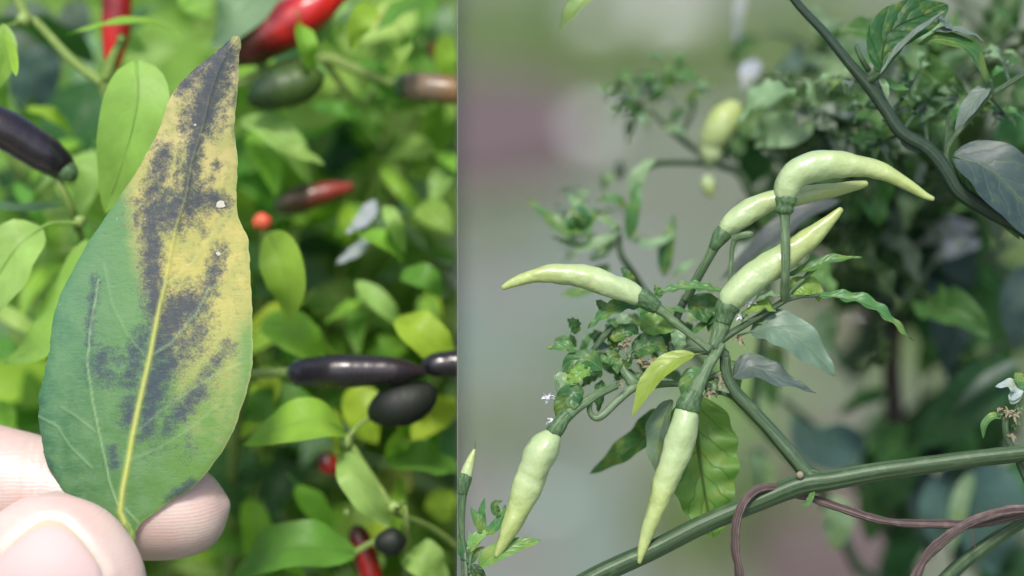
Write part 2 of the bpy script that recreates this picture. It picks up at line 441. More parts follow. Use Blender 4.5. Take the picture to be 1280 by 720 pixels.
def put_leaf(root, M4, k, mat, color, side):
    pts=[M4@Vector(v) for v in ((-.3,.4,0),(.3,.4,0),(0,1,0),(0,-.28,0))]
    sg=[(p-CAM).dot(PN) for p in pts]
    wrong=(max(sg)>0) if side=='L' else (min(sg)<0)
    if wrong and (min(sg)>0 if side=='L' else max(sg)<0): return None
    if wrong:
        mb=MB(); mb.v=[M4@Vector(v) for v in PROTO[k].v]; mb.f=PROTO[k].f; mb.uv=PROTO[k].uv
        return mb.build('leaf',M[mat],root,side,color=color)
    o=bpy.data.objects.new('leaf',pmesh(k,mat)); COL.objects.link(o); o.parent=root
    o.matrix_local=Matrix.Translation(-Vector(root.location))@M4
    o.color=(*color,1); return o

def bush(root, fork, tips, r, side, mat, smat, cols, spacing, lens, span, cap=290, over=None, mind=-1, prange=(0,7), facing=.6, stemr=(.0013,.0004), view=(-70,1350,-70,790), bname='branch'):
    cnt=0
    for tip in tips:
        ctrl=fork.lerp(tip,.55)+Vector((0,0,.012))+Vector((r.uniform(-1,1),r.uniform(-1,1),0))*.008
        N=24; P=[(fork*(1-t)**2+ctrl*2*t*(1-t)+tip*t*t) for t in [i/(N-1) for i in range(N)]]
        pts=[(p.x,p.y,p.z,stemr[0]+(stemr[1]-stemr[0])*i/(N-1)) for i,p in enumerate(P)][::3]+[(tip.x,tip.y,tip.z,stemr[1])]
        tube(MB(),pts,n=6,nl=20).build(bname,M[smat],root,side)
        acc=0;nxt=0; az=r.uniform(0,6.28)
        for i in range(N-1,0,-1):
            seg=(P[i]-P[i-1]).length
            while nxt<=acc+seg and nxt<=span:
                p=P[i].lerp(P[i-1],(nxt-acc)/max(seg,1e-9)); tg=(P[i]-P[i-1]).normalized()
                az+=2.4; 
                rad=Vector((math.cos(az),math.sin(az),0)); rad=(rad-tg*rad.dot(tg)).normalized()
                L=r.uniform(*lens)*(.65+.35*min(1,nxt/(span*.4)))
                dv=(rad+tg*r.uniform(.1,.8)+Vector((0,0,r.uniform(-.7,.35)))).normalized()
                nv=(Vector((0,0,1))*(1-facing)+CZ*facing+Vector((r.gauss(0,.4),r.gauss(0,.4),r.gauss(0,.3))))
                M4=leaf_matrix(p+dv*L*.25,dv,nv,L)
                q=project(p+dv*L*.6)
                nxt+=spacing*r.uniform(.7,1.3)
                if min(q[2],project(p+dv*L*1.2)[2])<mind: continue
                if not(view[0]<q[0]<view[1] and view[2]<q[1]<view[3]): continue
                if cnt>=cap:
                    if over is not None:
                        pr=PROTO[r.randrange(*prange)]; over.add([M4@Vector(v) for v in pr.v],pr.f,pr.uv)
                    continue
                c=LC[r.choice(cols)]; j=r.uniform(.75,1.25); c=tuple(x*j for x in c)
                if put_leaf(root,M4,r.randrange(*prange),mat,c,side): cnt+=1
            acc+=seg
    return cnt

# ================================================================== LEFT BED
def left_plant():
    r=random.Random(5)
    base=W(300,800,.12); base.z=-.015
    root=thing('pepper_plant',base,'bushy ornamental pepper plant with black and red fruits behind the held leaf','plant')
    fork=W(290,960,.12)
    tube(MB(),[(base.x,base.y,base.z,.006),(base.x+.006,base.y-.01,.25,.005),(fork.x,fork.y,fork.z,.0035)],n=12,nl=24).build('trunk',M['stemL'],root,'L')
    tips=[]
    for gy in range(9):
        for gx in range(8):
            d=r.uniform(.058,.14)
            tips.append(W(-30+gx*82+r.uniform(-40,40),-50+gy*92+r.uniform(-40,40),d))
    tips.sort(key=lambda p:project(p)[2]); mb=MB()
    bush(root,fork,tips,r,'L','leafL','stemL',['mid','bright','bright','deep','mint','lime','mid','pale','pale','dark','mint'],  .005,(.011,.022),.040,cap=215,over=mb,mind=.048,view=(-60,600,-60,780))
    # the mass of leaves deep in the bush, past counting
    for k in range(800):
        p=W(r.uniform(-80,640),r.uniform(-90,800),r.uniform(.15,.30)); L=r.uniform(.016,.032)
        dv=Vector((r.gauss(0,1),r.gauss(0,1),r.gauss(-.3,.7))); nv=CZ*.6+Vector((r.gauss(0,.5),r.gauss(0,.5),.6+r.gauss(0,.4)))
        M4=leaf_matrix(p,dv,nv,L); pr=PROTO[r.randrange(NFLAT)]
        mb.add([M4@Vector(v) for v in pr.v],pr.f,pr.uv)
    o=mb.build('leaf_mass',M['leafL'],root,'L',color=(.21,.43,.08)); o['kind']='stuff'
    # --- leaves that can be told apart
    Lf=lambda pts,w,col='bright',n=(0,.4,1),**k: leaf(root,pts,w,n,col,side='L',**k)
    Lf([(170,76,14),(172,120,12),(160,180,12),(132,266,15)],43,'lime',(.1,.2,1),fold=8,wave=.03,a=.5,b=.85)
    Lf([(215,38,26),(180,28,24),(140,30,24),(84,43,26)],13,'bright',(0,1,.5))
    Lf([(52,284,18),(20,310,16),(-20,370,18),(-60,420,20)],42,'pale',(-.2,.3,1),pet=[(102,280,22),(75,278,20)],fold=10)
    Lf([(110,300,22),(90,370,20),(55,425,19),(5,455,22)],34,'lime',(-.5,.3,.8),fold=10)
    Lf([(-10,255,26),(30,262,25),(60,258,26),(100,262,30)],13,'mint',(0,1,.5))
    Lf([(4,30,16),(6,60,15),(0,90,16),(-12,118,18)],16,'lime',(.3,.2,1))
    Lf([(20,95,10),(14,60,14),(2,35,16)],6,'bright',(.3,.2,1))
    Lf([(345,-20,36),(310,5,34),(285,30,34),(262,60,38)],34,'mint',(0,.5,1),fold=10)
    Lf([(230,-20,40),(245,0,40),(262,22,40)],22,'lime',(0,.4,1))
    Lf([(120,100,50),(105,140,48),(80,190,48),(50,230,50)],45,'deep',(0,.3,1))
    Lf([(60,60,52),(40,110,52),(30,150,52)],35,'blue',(0,.3,1))
    Lf([(20,0,56),(40,50,56),(70,100,58)],40,'grey',(-.2,.6,1))
    Lf([(100,0,56),(92,40,56),(80,80,58)],26,'grey',(-.2,.6,1))
    Lf([(425,85,50),(420,115,48),(395,140,46),(340,152,46)],26,'lime',(0,.4,1),fold=10)
    Lf([(440,105,52),(415,130,50),(380,150,50),(330,150,54)],34,'bright',(0,.5,1))
    Lf([(302,150,36),(340,160,33),(370,195,33),(388,232,37)],22,'pale',(.4,.3,1))
    Lf([(312,165,40),(335,200,38),(345,245,38)],20,'bright',(.4,.3,1))
    Lf([(405,140,55),(395,175,55),(380,205,57)],22,'mint',(.2,.3,1))
    Lf([(335,292,24),(350,320,22),(360,360,22),(360,402,25)],29,'bright',(-.3,.2,1),fold=12,wave=.03)
    Lf([(330,400,32),(355,410,30),(385,430,30),(410,455,33)],28,'bright',(0,.6,1))
    Lf([(445,352,34),(465,368,33),(485,388,33),(508,415,36)],14,'pale',(0,.6,1))
    Lf([(500,395,28),(520,410,26),(545,435,26),(575,470,28)],27,'yellow',(.2,.4,1))
    Lf([(450,255,48),(440,275,46),(420,295,46)],20,'bright',(-.2,.4,1))
    Lf([(525,5,60),(545,20,58),(535,60,58),(515,85,60)],24,'mint',(.2,.3,1))
    Lf([(470,120,58),(455,160,58),(470,200,60)],20,'mid',(.2,.3,1))
    Lf([(560,130,58),(545,170,58),(515,215,60)],24,'bright',(.2,.3,1))
    Lf([(432,540,22),(400,525,19),(350,535,19),(302,557,23)],34,'bright',(0,.7,.8),fold=10,wave=.03)
    Lf([(305,520,30),(350,500,29),(395,500,30)],26,'mid',(0,.6,1))
    Lf([(425,570,22),(440,590,20),(462,625,20),(488,660,22)],22,'pale',(-.4,.3,1),fold=16)
    Lf([(450,480,33),(455,520,32),(470,555,33)],28,'yellow',(.2,.4,1))
    Lf([(500,540,36),(530,520,34),(580,505,36)],32,'yellow',(0,.5,1))
    Lf([(490,570,30),(525,575,28),(580,590,30)],34,'mid',(0,.8,.6))
    Lf([(480,585,42),(500,600,42),(520,590,42)],26,'olive',(0,.4,1))
    Lf([(445,690,26),(400,685,24),(340,690,24),(290,730,28)],38,'mid',(0,.7,.8))
    Lf([(310,560,42),(290,600,40),(300,650,40)],34,'deep',(0,.3,1))
    Lf([(510,690,26),(530,700,24),(560,730,26)],26,'pale',(0,.5,1))
    Lf([(545,650,40),(555,630,40),(575,620,40)],22,'yellow',(0,.5,1))
    Lf([(0,500,30),(8,530,30),(14,545,30)],16,'bright',(0,.3,1))
    Lf([(-10,430,34),(10,440,33),(24,448,33)],16,'mid',(0,.3,1))
    Lf([(425,25,50),(430,50,50),(445,70,50)],14,'pale',(0,.3,1))
    Lf([(395,30,48),(410,15,48),(440,5,48)],12,'pale',(0,.3,1))
    for k in range(64):
        x=r.uniform(300,590) if k%4 else r.uniform(-20,120); y=r.uniform(-20,730); d=r.uniform(30,48); a_=r.uniform(-2.8,-.3); L=r.uniform(50,105)
        Lf([(x,y,d),(x+math.cos(a_)*L*.5+r.uniform(-8,8),y-math.sin(a_)*L*.45-r.uniform(0,10),d-2),(x+math.cos(a_)*L,y-math.sin(a_)*L,d+r.uniform(-3,4))],r.uniform(9,21),r.choice(['bright','pale','lime','mid','bright','yellow','mint']),(r.uniform(-.6,.6),r.uniform(.1,.9),.9),wave=.1,fold=r.uniform(8,30),nl=14,nw=3,pet=[(x-math.cos(a_)*18,y-14,d+3)])
    # --- stems in the light
    St=lambda pts,**k: stem(root,pts,'stemL','L',**k)
    St([(10,-30,30,9),(32,18,30,7),(48,30,30,6),(90,75,30,6.5),(128,104,30,7)])
    St([(30,22,30,5),(20,30,28,4),(5,34,24,3)])
    St([(132,98,30,8),(142,70,29,7),(152,50,28,6)])
    St([(128,104,30,7),(150,170,38,7),(200,330,50,7),(280,960,120,16)])
    St([(72,225,20,5),(84,245,22,6),(97,285,24,6),(110,330,36,5),(260,900,110,6)])
    St([(300,105,46,8),(340,88,45,9),(400,72,44,9),(440,84,44,8),(480,100,44,6),(500,106,44,6)])
    St([(300,105,46,8),(280,200,60,9),(285,960,120,12)])
    St([(400,72,44,5),(450,130,50,4),(470,110,52,3)])
    St([(310,468,26,7),(340,466,25,7),(368,466,24,7)])
    St([(310,468,26,7),(290,600,50,8),(288,960,119,10)])
    St([(395,505,26,6),(433,550,23,6),(460,590,23,6),(490,635,23,6),(510,665,25,5),(500,960,100,9)])
    St([(433,550,23,4),(450,530,24,3),(470,520,25,3)])
    St([(445,690,26,5),(462,680,25,5),(476,676,24,5)])
    St([(490,640,24,4),(540,660,30,4),(580,690,34,4)])
    for i,(x,y,d,rr) in enumerate([(433,552,22,9),(492,634,22,9),(30,24,28,10),(152,48,27,6),(100,276,22,8),(435,640,24,6)]):
        blob(MB(),W(x,y,d*.001),rr*MP(d*.001),i).build('node_bud',M['stemL'],root,'L')
    # --- fruits
    fruit(root,[(86,216,20,12),(76,207,20,19),(55,192,19,23),(20,170,18,25),(-20,150,17,25),(-60,130,17,20)],'black',[(92,222,21,6),(86,216,20,13),(80,211,20,15)],None,'L',label='glossy black pepper')
    fruit(root,[(146,-40,42,16),(146,0,42,19),(145,40,42,18),(142,72,42,12),(140,88,42,4)],'red',side='L',lump=.03,label='deep red pepper')
    fruit(root,[(292,72,44,14),(310,58,43,27),(345,38,42,31),(385,15,41,27),(420,-8,41,16),(440,-20,41,6)],'red',side='L',lump=.03,label='large bright red pepper')
    fruit(root,[(500,107,43,13),(515,108,43,17),(545,110,42,18),(580,114,42,18),(620,118,42,14)],'brownp',[(494,106,43,9),(500,107,43,15),(505,107,43,15)],None,'L',label='purple-brown pepper')
    fruit(root,[(368,466,23,14),(385,465,22,18),(420,464,21,21),(460,463,21,20),(500,463,21,15),(522,464,21,8),(532,465,21,3)],'black',[(360,466,23,8),(368,466,23,16),(376,466,23,18)],None,'L',label='long glossy black pepper')
    fruit(root,[(530,460,25,6),(540,457,24,14),(560,455,24,17),(600,452,24,18)],'black',side='L',label='black pepper')
    fruit(root,[(466,519,25,7),(474,515,24,18),(490,509,23,26),(508,503,23,28),(526,496,23,23),(540,489,23,13),(544,487,23,5)],'blackm',side='L',lump=.02,label='oval matt black pepper')
    fruit(root,[(474,679,23,6),(480,678,22,14),(490,677,22,18),(500,676,22,14),(506,675,22,6)],'blackm',side='L',lump=.02,label='small round black pepper')
    fruit(root,[(444,660,32,8),(448,670,32,13),(455,690,32,15),(463,715,32,14),(470,740,32,10)],'red',side='L',lump=.03)
    fruit(root,[(345,258,46,8),(360,254,46,15),(385,246,46,16),(415,238,46,12),(440,233,46,5)],'maroon',side='L')
    fruit(root,[(312,126,36,8),(325,120,36,20),(348,111,36,26),(375,103,36,25),(396,96,36,15),(404,93,36,5)],'dkgreen',side='L',lump=.03)
    fruit(root,[(468,40,70,6),(474,34,70,13),(480,27,70,13),(484,22,70,6)],'orange',side='L')
    fruit(root,[(318,282,34,6),(325,278,34,11),(332,276,34,11),(338,274,34,5)],'orange',side='L')
    fruit(root,[(400,568,44,5),(406,575,44,12),(414,585,44,12),(418,592,44,5)],'red',side='L')
    fruit(root,[(548,55,75,5),(546,62,75,9),(546,72,75,5)],'orange',side='L')
    # two blue-white wilted petals hanging in the gap
    leaf(root,[(470,250,34),(455,275,34),(432,292,34)],12,(0,.8,.8),(.55,.60,.70),side='L',name='wilted_petal')
    leaf(root,[(462,300,34),(445,315,34),(420,330,34)],10,(0,.8,.8),(.45,.50,.56),side='L',name='wilted_petal')
left_plant()

# ------------------------------------------------------------------ the held leaf
LEFT_E=[(45,292),(50,287),(53,283),(72,262),(85,244),(102,227),(113,218),(125,211),(143,205),(172,195),(192,183),(213,172),(238,155),(277,128),(308,107),(340,90),(362,78),(390,68),(413,64),(437,62),(473,54),(490,49),(507,48),(530,49),(547,52),(567,55),(590,63),(612,78),(632,100),(650,130),(662,155),(668,166)]
RIGHT_E=[(45,298),(50,302),(58,302),(67,299),(100,298),(127,295),(167,293),(187,296),(207,297),(233,296),(260,296),(278,300),(297,310),(323,313),(353,313),(383,315),(413,316),(453,316),(473,313),(507,303),(540,292),(565,277),(580,267),(593,257),(613,238),(623,217),(637,200),(653,177),(662,171),(668,168)]
MIDRIB=[(297,48),(283,66),(272,90),(262,120),(253,160),(240,200),(232,247),(220,283),(213,317),(207,353),(200,380),(192,420),(187,447),(180,477),(172,513),(165,547),(160,577),(153,613),(150,640),(160,664)]
VEINS=[([(147,632),(137,603),(132,577),(123,537),(115,497),(113,480),(109,455),(113,413),(123,350)],1.3),
       ([(115,585),(100,570),(87,557),(72,533),(48,520)],.8),([(192,443),(213,430),(230,410),(247,390),(262,360)],1.1),
       ([(120,540),(105,528),(92,518),(78,510)],.7),([(157,637),(165,645),(173,653)],1.2),
       ([(186,450),(160,420),(140,380),(130,330)],.5),([(165,545),(200,515),(250,480),(300,455)],.6),([(205,360),(240,330),(270,290),(290,262)],.5),
       ([(160,577),(200,560),(240,535),(275,505)],.5),([(240,200),(262,170),(280,130)],.4),([(230,250),(200,230),(185,215)],.3)]
DARK=[([(282,57),(262,74),(240,94),(228,108)],9,.9),([(278,68),(268,100),(258,128),(250,152)],17,1.05),([(282,60),(276,75)],9,.9),([(250,150),(243,185),(238,220),(232,250)],9,.95),
      ([(205,190),(195,230),(188,262)],11,.85),([(188,262),(190,300),(190,340),(195,388)],11,1.0),([(196,268),(215,262),(236,250)],20,1.0),([(225,190),(222,215),(215,245)],6,.6),
      ([(245,252),(262,246),(280,255)],8,1.0),([(272,320),(268,345),(262,362)],8,.85),([(262,355),(250,375),(235,385)],9,.8),([(236,384),(220,390),(212,405)],18,1.05),
      ([(207,420),(200,440)],15,1.0),([(213,452),(195,470),(190,500)],14,.95),([(180,418),(168,445),(163,475)],10,.8),([(190,497),(186,520),(182,540)],9,.85),
      ([(163,505),(160,525)],9,.8),([(250,488),(236,502),(222,520)],10,.85),([(285,436),(270,452),(258,470)],8,.7),([(120,350),(114,387),(112,430)],5,.7),
      ([(128,445),(120,460),(135,470)],11,.7),([(140,562),(143,578)],6,.75),([(213,523),(208,540)],7,.7),([(232,548),(238,565)],9,.4),([(295,115),(293,135)],4,.7),([(293,160),(295,170)],4,.6),
      ([(270,205),(265,225)],5,.6),([(272,318),(278,308)],6,.7),([(240,605),(215,622)],6,.8),([(255,288),(257,292)],5,.6),([(225,280),(224,290)],5,.6),([(150,455),(140,440)],9,.5),([(250,412),(240,430),(225,445)],12,.75),
      ([(48,500),(52,555),(70,600)],5,.35),([(205,540),(190,565)],10,.35)]
def seg_d(X,Y,pts):
    D=np.full(X.shape,1e9)
    for (x0,y0),(x1,y1) in zip(pts[:-1],pts[1:]):
        dx,dy=x1-x0,y1-y0; t=np.clip(((X-x0)*dx+(Y-y0)*dy)/(dx*dx+dy*dy+1e-9),0,1)
        D=np.minimum(D,np.hypot(X-x0-t*dx,Y-y0-t*dy))
    return D
def held_leaf():
    NR,NC=312,100
    ys=np.linspace(45.2,667.8,NR)
    le=np.array(LEFT_E,float); re=np.array(RIGHT_E,float); mr=np.array([(y,x) for x,y in MIDRIB],float); mr=mr[np.argsort(mr[:,0])]
    def sm(a): 
        k=np.array([1,2,3,2,1.])/9; b=np.convolve(np.pad(a,2,mode='edge'),k,'valid'); return b
    xl=sm(np.interp(ys,le[:,0],le[:,1])); xr=sm(np.interp(ys,re[:,0],re[:,1])); xm=np.clip(np.interp(ys,mr[:,0],mr[:,1]),xl+.5,xr-.5)
    rg=np.random.default_rng(2)
    xl+=np.convolve(rg.normal(0,.9,NR),np.ones(5)/5,'same'); xr+=np.convolve(rg.normal(0,.9,NR),np.ones(5)/5,'same')
    u=np.linspace(0,1,NC)
    X=xl[:,None]*(1-u)+xr[:,None]*u; Y=np.repeat(ys[:,None],NC,1)
    dm=X-xm[:,None]
    dmid=seg_d(X,Y,MIDRIB); rib=np.exp(-(dmid/np.interp(Y,[60,250,640],[1.5,2.2,3.6]))**2)
    vein=np.zeros_like(X); 
    for pts,s in VEINS: vein=np.maximum(vein,s*np.exp(-(seg_d(X,Y,pts)/1.25)**2))
    # depth in mm, + is away from the viewer
    Z=np.where(dm<0,-dm*.11*.16,dm*.11*.05)
    Z+=.9*np.sin((Y-60)/95.)*np.clip(np.abs(dm)/90,0,1)*.6
    Z+=-2.5*np.clip((300-Y)/255,0,1)**1.5 
    Z-=rib*np.interp(Y,[60,330],[.07,.26])+vein*.09
    edge=np.minimum(X-xl[:,None],xr[:,None]-X); Z+=.35*np.exp(-edge/4.)
    Z*=np.clip((675-Y)/60,.1,1)
    V=[]; 
    for i in range(NR):
        for j in range(NC): V.append(W(X[i,j],Y[i,j],Z[i,j]*.001))
    F=[(i*NC+j,i*NC+j+1,(i+1)*NC+j+1,(i+1)*NC+j) for i in range(NR-1) for j in range(NC-1)]
    base=W(164,664,.0)
    root=thing('held_leaf',base,'plucked green leaf with yellow areas and dark blotches pinched between two fingers','leaf')
    me=bpy.data.meshes.new('blade'); me.from_pydata([tuple(v-base) for v in V],[],F); 
    for p in me.polygons: p.use_smooth=True
    def attr(n,A):
        at=me.attributes.new(n,'FLOAT','POINT'); at.data.foreach_set('value',A.astype(np.float32).ravel())
    dk=np.zeros_like(X)
    for pts,hw,s in DARK: dk=np.maximum(dk,s*np.clip(1.25-seg_d(X,Y,pts)/hw*.5,0,1.1))
    # yellowing: boundary runs along the left of the midrib, fading out towards the base
    bl=np.interp(Y,[45,200,240,300,350,400,450,500,560],[150,165,158,166,176,190,205,212,230])
    yl=np.clip((X-bl)/34+.5,0,1)*np.interp(Y,[45,340,420,500,580],[1,1,.72,.42,.15])
    yl*=1-.75*np.clip((X-288)/22,0,1)*np.clip((Y-380)/40,0,1)
    attr('yellowing',yl); attr('blotch',dk); attr('vein',np.clip(vein*.6,0,1)); attr('rib',rib*np.interp(Y,[45,250,330,400],[.0,.15,.5,1]))
    attr('warm',np.clip((X-60)/190,0,1)); attr('top',np.clip((300-Y)/200,0,1)); attr('lower',np.clip((Y-380)/200,0,1)); attr('margin',np.exp(-edge/2.2)*np.clip((X-xm[:,None])/40,0,1))
    uvl=me.uv_layers.new(name='UVMap'); li=np.zeros(len(me.loops),np.int32); me.loops.foreach_get('vertex_index',li)
    UV=np.stack([X.ravel()/100,Y.ravel()/100],1)[li]; uvl.data.foreach_set('uv',UV.astype(np.float32).ravel())
    m,nt,out=newmat('blotched_leaf'); g=NG(nt)
    at=lambda n: (lambda x: (setattr(x,'attribute_name',n), x.outputs['Fac'])[1])(g.n('Attribute'))
    tc=g.n('TexCoord'); uv=tc.outputs['UV']
    n1=g.noise(uv,9,5,.65); n2=g.noise(uv,30,4,.7); n3=g.noise(uv,3.2,3)
    mp=g.n('Mapping'); g.l(uv,mp.inputs[0]); mp.inputs['Rotation'].default_value=(0,0,math.radians(35)); mp.inputs['Scale'].default_value=(5,16,1); n5=g.noise(uv,70,3,.7); n4=g.noise(mp.outputs[0],1.6,3,.6)
    gc=g.mix(at('warm'),(.066,.190,.100),(.175,.330,.085))
    gc=g.mix(at('lower'),gc,g.mix(at('warm'),(.035,.130,.047),(.120,.255,.042)))
    gc=g.mix(g.ss(n3,.35,.7,0,.5),gc,(.15,.29,.12))
    gc=g.mix(g.ss(n4,.45,.75,0,.35),gc,(.13,.25,.17))
    yc=g.mix(at('top'),(.53,.47,.14),(.57,.49,.25)); yc=g.mix(g.ss(n3,.38,.62,0,.6),yc,(.33,.37,.11)); yc=g.mix(g.ss(n1,.48,.66,0,.45),yc,(.27,.29,.10)); yc=g.mix(g.ss(n2,.5,.8,0,.35),yc,(.56,.50,.27))
    yf=g.ss(g.math('ADD',at('yellowing'),g.math('ADD',g.math('MULTIPLY',g.math('SUBTRACT',n3,.5),.7),g.math('MULTIPLY',g.math('SUBTRACT',n1,.5),.8))),.12,.95)
    base_c=g.mix(yf,gc,yc)
    bf=g.math('ADD',at('blotch'),g.math('ADD',g.math('MULTIPLY',g.math('SUBTRACT',n1,.5),1.7),g.math('ADD',g.math('MULTIPLY',g.math('SUBTRACT',n2,.5),1.5),g.math('MULTIPLY',g.math('SUBTRACT',n5,.5),.7))))
    bl_=g.math('POWER',g.ss(bf,.16,1.15),.75)
    dc=g.mix(n2,(.017,.027,.050),(.058,.078,.120))
    base_c=g.mix(g.math('MULTIPLY',bl_,.93),base_c,dc)
    base_c=g.mix(g.math('MULTIPLY',at('vein'),.7),base_c,(.32,.48,.24))
    base_c=g.mix(g.math('MULTIPLY',at('rib'),.95),base_c,(.52,.56,.14))
    base_c=g.mix(g.math('MULTIPLY',at('margin'),.55),base_c,(.55,.62,.25))
    wh=g.ss(g.noise(uv,14,2),.74,.80); base_c=g.mix(g.math('MULTIPLY',wh,.7),base_c,(.6,.66,.62))
    h=g.math('ADD',g.math('MULTIPLY',n4,.6),g.math('ADD',g.math('MULTIPLY',n2,.5),n1))
    nb=g.bump(h,.6,.00011)
    p=g.n('BsdfPrincipled'); g.l(base_c,p.inputs['Base Color']); p.inputs['Roughness'].default_value=.42; g.l(nb,p.inputs['Normal']); p.inputs['Specular IOR Level'].default_value=.45
    tr=g.n('BsdfTranslucent'); g.l(base_c,tr.inputs[0])
    mx=g.n('MixShader'); mx.inputs[0].default_value=.15; g.l(p.outputs[0],mx.inputs[1]); g.l(tr.outputs[0],mx.inputs[2]); g.l(mx.outputs[0],out.inputs[0])
    me.materials.append(m)
    o=bpy.data.objects.new('blade',me); COL.objects.link(o); o.parent=root
    # small pale dead spots standing a little proud
    for x,y,a,b in [(275,255,8,5.5),(273,317,3.5,2.8),(244,156,2.0,1.4)]:
        i=int(np.argmin(abs(ys-y))); j=int(np.argmin(abs(X[i]-x)))
        c=W(x,y,(Z[i,j]-.05)*.001); mb=MB(); V=[c+CZ*.00005]; UVs=[(.5,.5)]
        for k in range(14):
            t=2*math.pi*k/14; q=.85+.12*math.sin(k*1.7+x)+.12*math.sin(k*.9+y); V.append(c+CX*math.cos(t)*a*PXM*q+CY*math.sin(t)*b*PXM*q); UVs.append((0,0))
        mb.add(V,[(0,1+k,1+(k+1)%14) for k in range(14)],UVs).build('dead_spot',M['spot'],root)
    # leaf stalk running down between thumb and finger
    tube(MB(),pxp([(158,655,-.2,4.5),(165,672,0,5.5),(150,700,0,6),(130,740,0,6)]),n=10,nl=16).build('stalk',M['stemL'],root)
held_leaf()

# ------------------------------------------------------------------ the hand
def hand():
    m,nt,out=newmat('skin'); g=NG(nt); tc=g.n('TexCoord'); pos=tc.outputs['Object']
    n1=g.noise(pos,120,3); n2=g.noise(pos,700,4); 
    wv=g.n('TexWave',wave_type='BANDS',bands_direction='Z'); g.l(pos,wv.inputs['Vector']); wv.inputs['Scale'].default_value=620; wv.inputs['Distortion'].default_value=3.5; wv.inputs['Detail'].default_value=2; wv.inputs['Detail Scale'].default_value=.6
    vo=g.n('TexVoronoi'); g.l(pos,vo.inputs['Vector']); vo.inputs['Scale'].default_value=1500
    c=g.mix(g.ss(n1,.35,.68),(.62,.50,.45),(.61,.44,.40)); c=g.mix(g.ss(n2,.5,.8,0,.25),c,(.66,.56,.50))
    p=g.n('BsdfPrincipled'); g.l(c,p.inputs['Base Color']); p.inputs['Roughness'].default_value=.40
    p.inputs['Subsurface Weight'].default_value=.6; p.inputs['Subsurface Radius'].default_value=(1,.35,.2); p.inputs['Subsurface Scale'].default_value=.003
    h=g.math('ADD',g.math('MULTIPLY',wv.outputs['Fac'],.45),g.math('MULTIPLY',vo.outputs['Distance'],.6)); h=g.math('ADD',h,g.math('MULTIPLY',n2,.6))
    g.l(g.bump(h,.42,.00010),p.inputs['Normal']); g.l(p.outputs[0],out.inputs[0])
    NAIL=lambda u: 648+70*abs(u)**2.3
    wrist=W(-820,1020,.02)
    root=thing('hand',wrist,'pale bare hand pinching the leaf between thumb and index finger','hand')
    mb=MB()
    # index finger, behind the leaf
    tube(mb,pxp([(-430,640,14,80),(-300,575,13,78),(-140,570,11,70),(-40,594,10.5,71),(20,606,9.6,68),(100,624,8.6,65),(170,634,8.2,66),(225,637,8.2,62),(258,634,8.2,50),(277,631,8.2,30),(284,630,8.2,14)]),n=28,nl=70)
    # thumb, in front
    TH=[(72,622,-6.2,25),(71,630,-6.6,50),(70,648,-7.2,78),(68,680,-7.8,104),(65,720,-8.2,120),(58,790,-8.4,124),(40,880,-8.6,112),(0,990,-8,112),(-80,1110,-4,125),(-220,1180,4,150)]
    tube(mb,pxp(TH),n=32,nl=80,flat=.66,up=CZ)
    # palm and the curled fingers below the picture
    tube(mb,pxp([(-400,660,14,110),(-460,800,12,190),(-560,900,14,230),(-700,960,18,230),(-840,1020,20,200),(-1000,1090,22,190)]),n=28,nl=40,flat=.55)
    tube(mb,pxp([(-80,1110,-4,125),(-260,1080,4,170),(-480,980,12,200)]),n=24,nl=24,flat=.8)
    for k,(y0,x1,y1) in enumerate([(760,60,800),(850,0,930),(930,-80,1040)]):
        tube(mb,pxp([(-460,y0,16,82),(-330,y0-35,26,76),(-150,y0-15+k*20,30,72),(x1-90,y1,24,68),(x1-60,y1+8,14,66),(x1-130,y1+15,8,58),(x1-160,y1+15,6,40)]),n=22,nl=50)
    # forearm
    tube(mb,pxp([(-800,1005,20,195),(-1000,1090,22,195),(-1400,1260,20,240),(-1900,1480,10,290)]),n=28,nl=24,flat=.8)
    me=mb.mesh('skin_body',wrist); 
    o=bpy.data.objects.new('hand_body',me); COL.objects.link(o); o.parent=root
    rm=o.modifiers.new('r','REMESH'); rm.mode='VOXEL'; rm.voxel_size=.0005; rm.use_smooth_shade=True
    s=o.modifiers.new('s','SMOOTH'); s.factor=.5; s.iterations=8
    dg=bpy.context.evaluated_depsgraph_get(); me2=bpy.data.meshes.new_from_object(o.evaluated_get(dg)); o.modifiers.clear(); o.data=me2
    me2.materials.clear(); me2.materials.append(m)
    for p_ in me2.polygons: p_.use_smooth=True
    # skin folds round the nail, and creases over the finger joint
    Qn=catmull(pxp(TH),200); pq=[project(Vector(q[:3])) for q in Qn]; py_=np.array([a[1] for a in pq]); px_=np.array([a[0] for a in pq]); rr_=np.array([q[3]/PXM for q in Qn])
    nail_px=[]
    for a in range(31):
        u=a/15-1; top=NAIL(u); k=int(np.argmin(abs(py_-top))); nail_px.append((px_[k]+rr_[k]*math.sin(math.radians(-5+u*39)),top))
    for v in me2.vertices:
        w_=v.co+wrist; x,y,d=project(w_)
        if d<-.006 and 600<y<900 and -120<x<260:
            dist=float(seg_d(np.array([x]),np.array([y]),nail_px)[0]); k=int(np.argmin(abs(py_-y)))
            inside = abs(x-nail_px[15][0])<90 and y>np.interp(x,[a[0] for a in nail_px],[a[1] for a in nail_px])
            if not inside: v.co+=CZ*(.0003*math.exp(-((dist-13)/10)**2))
            v.co-=CZ*.0003*math.exp(-(dist/5)**2)
        elif d>.0 and -30<x<75 and 520<y<680:
            for cx in (34,44,57): v.co-=CZ*.00025*math.exp(-((x-cx+.12*(y-560))/3.5)**2)
    # thumb nail
    mn,nt,out=newmat('nail'); g=NG(nt); tc=g.n('TexCoord'); sp=g.n('SeparateXYZ'); g.l(tc.outputs['UV'],sp.inputs[0])
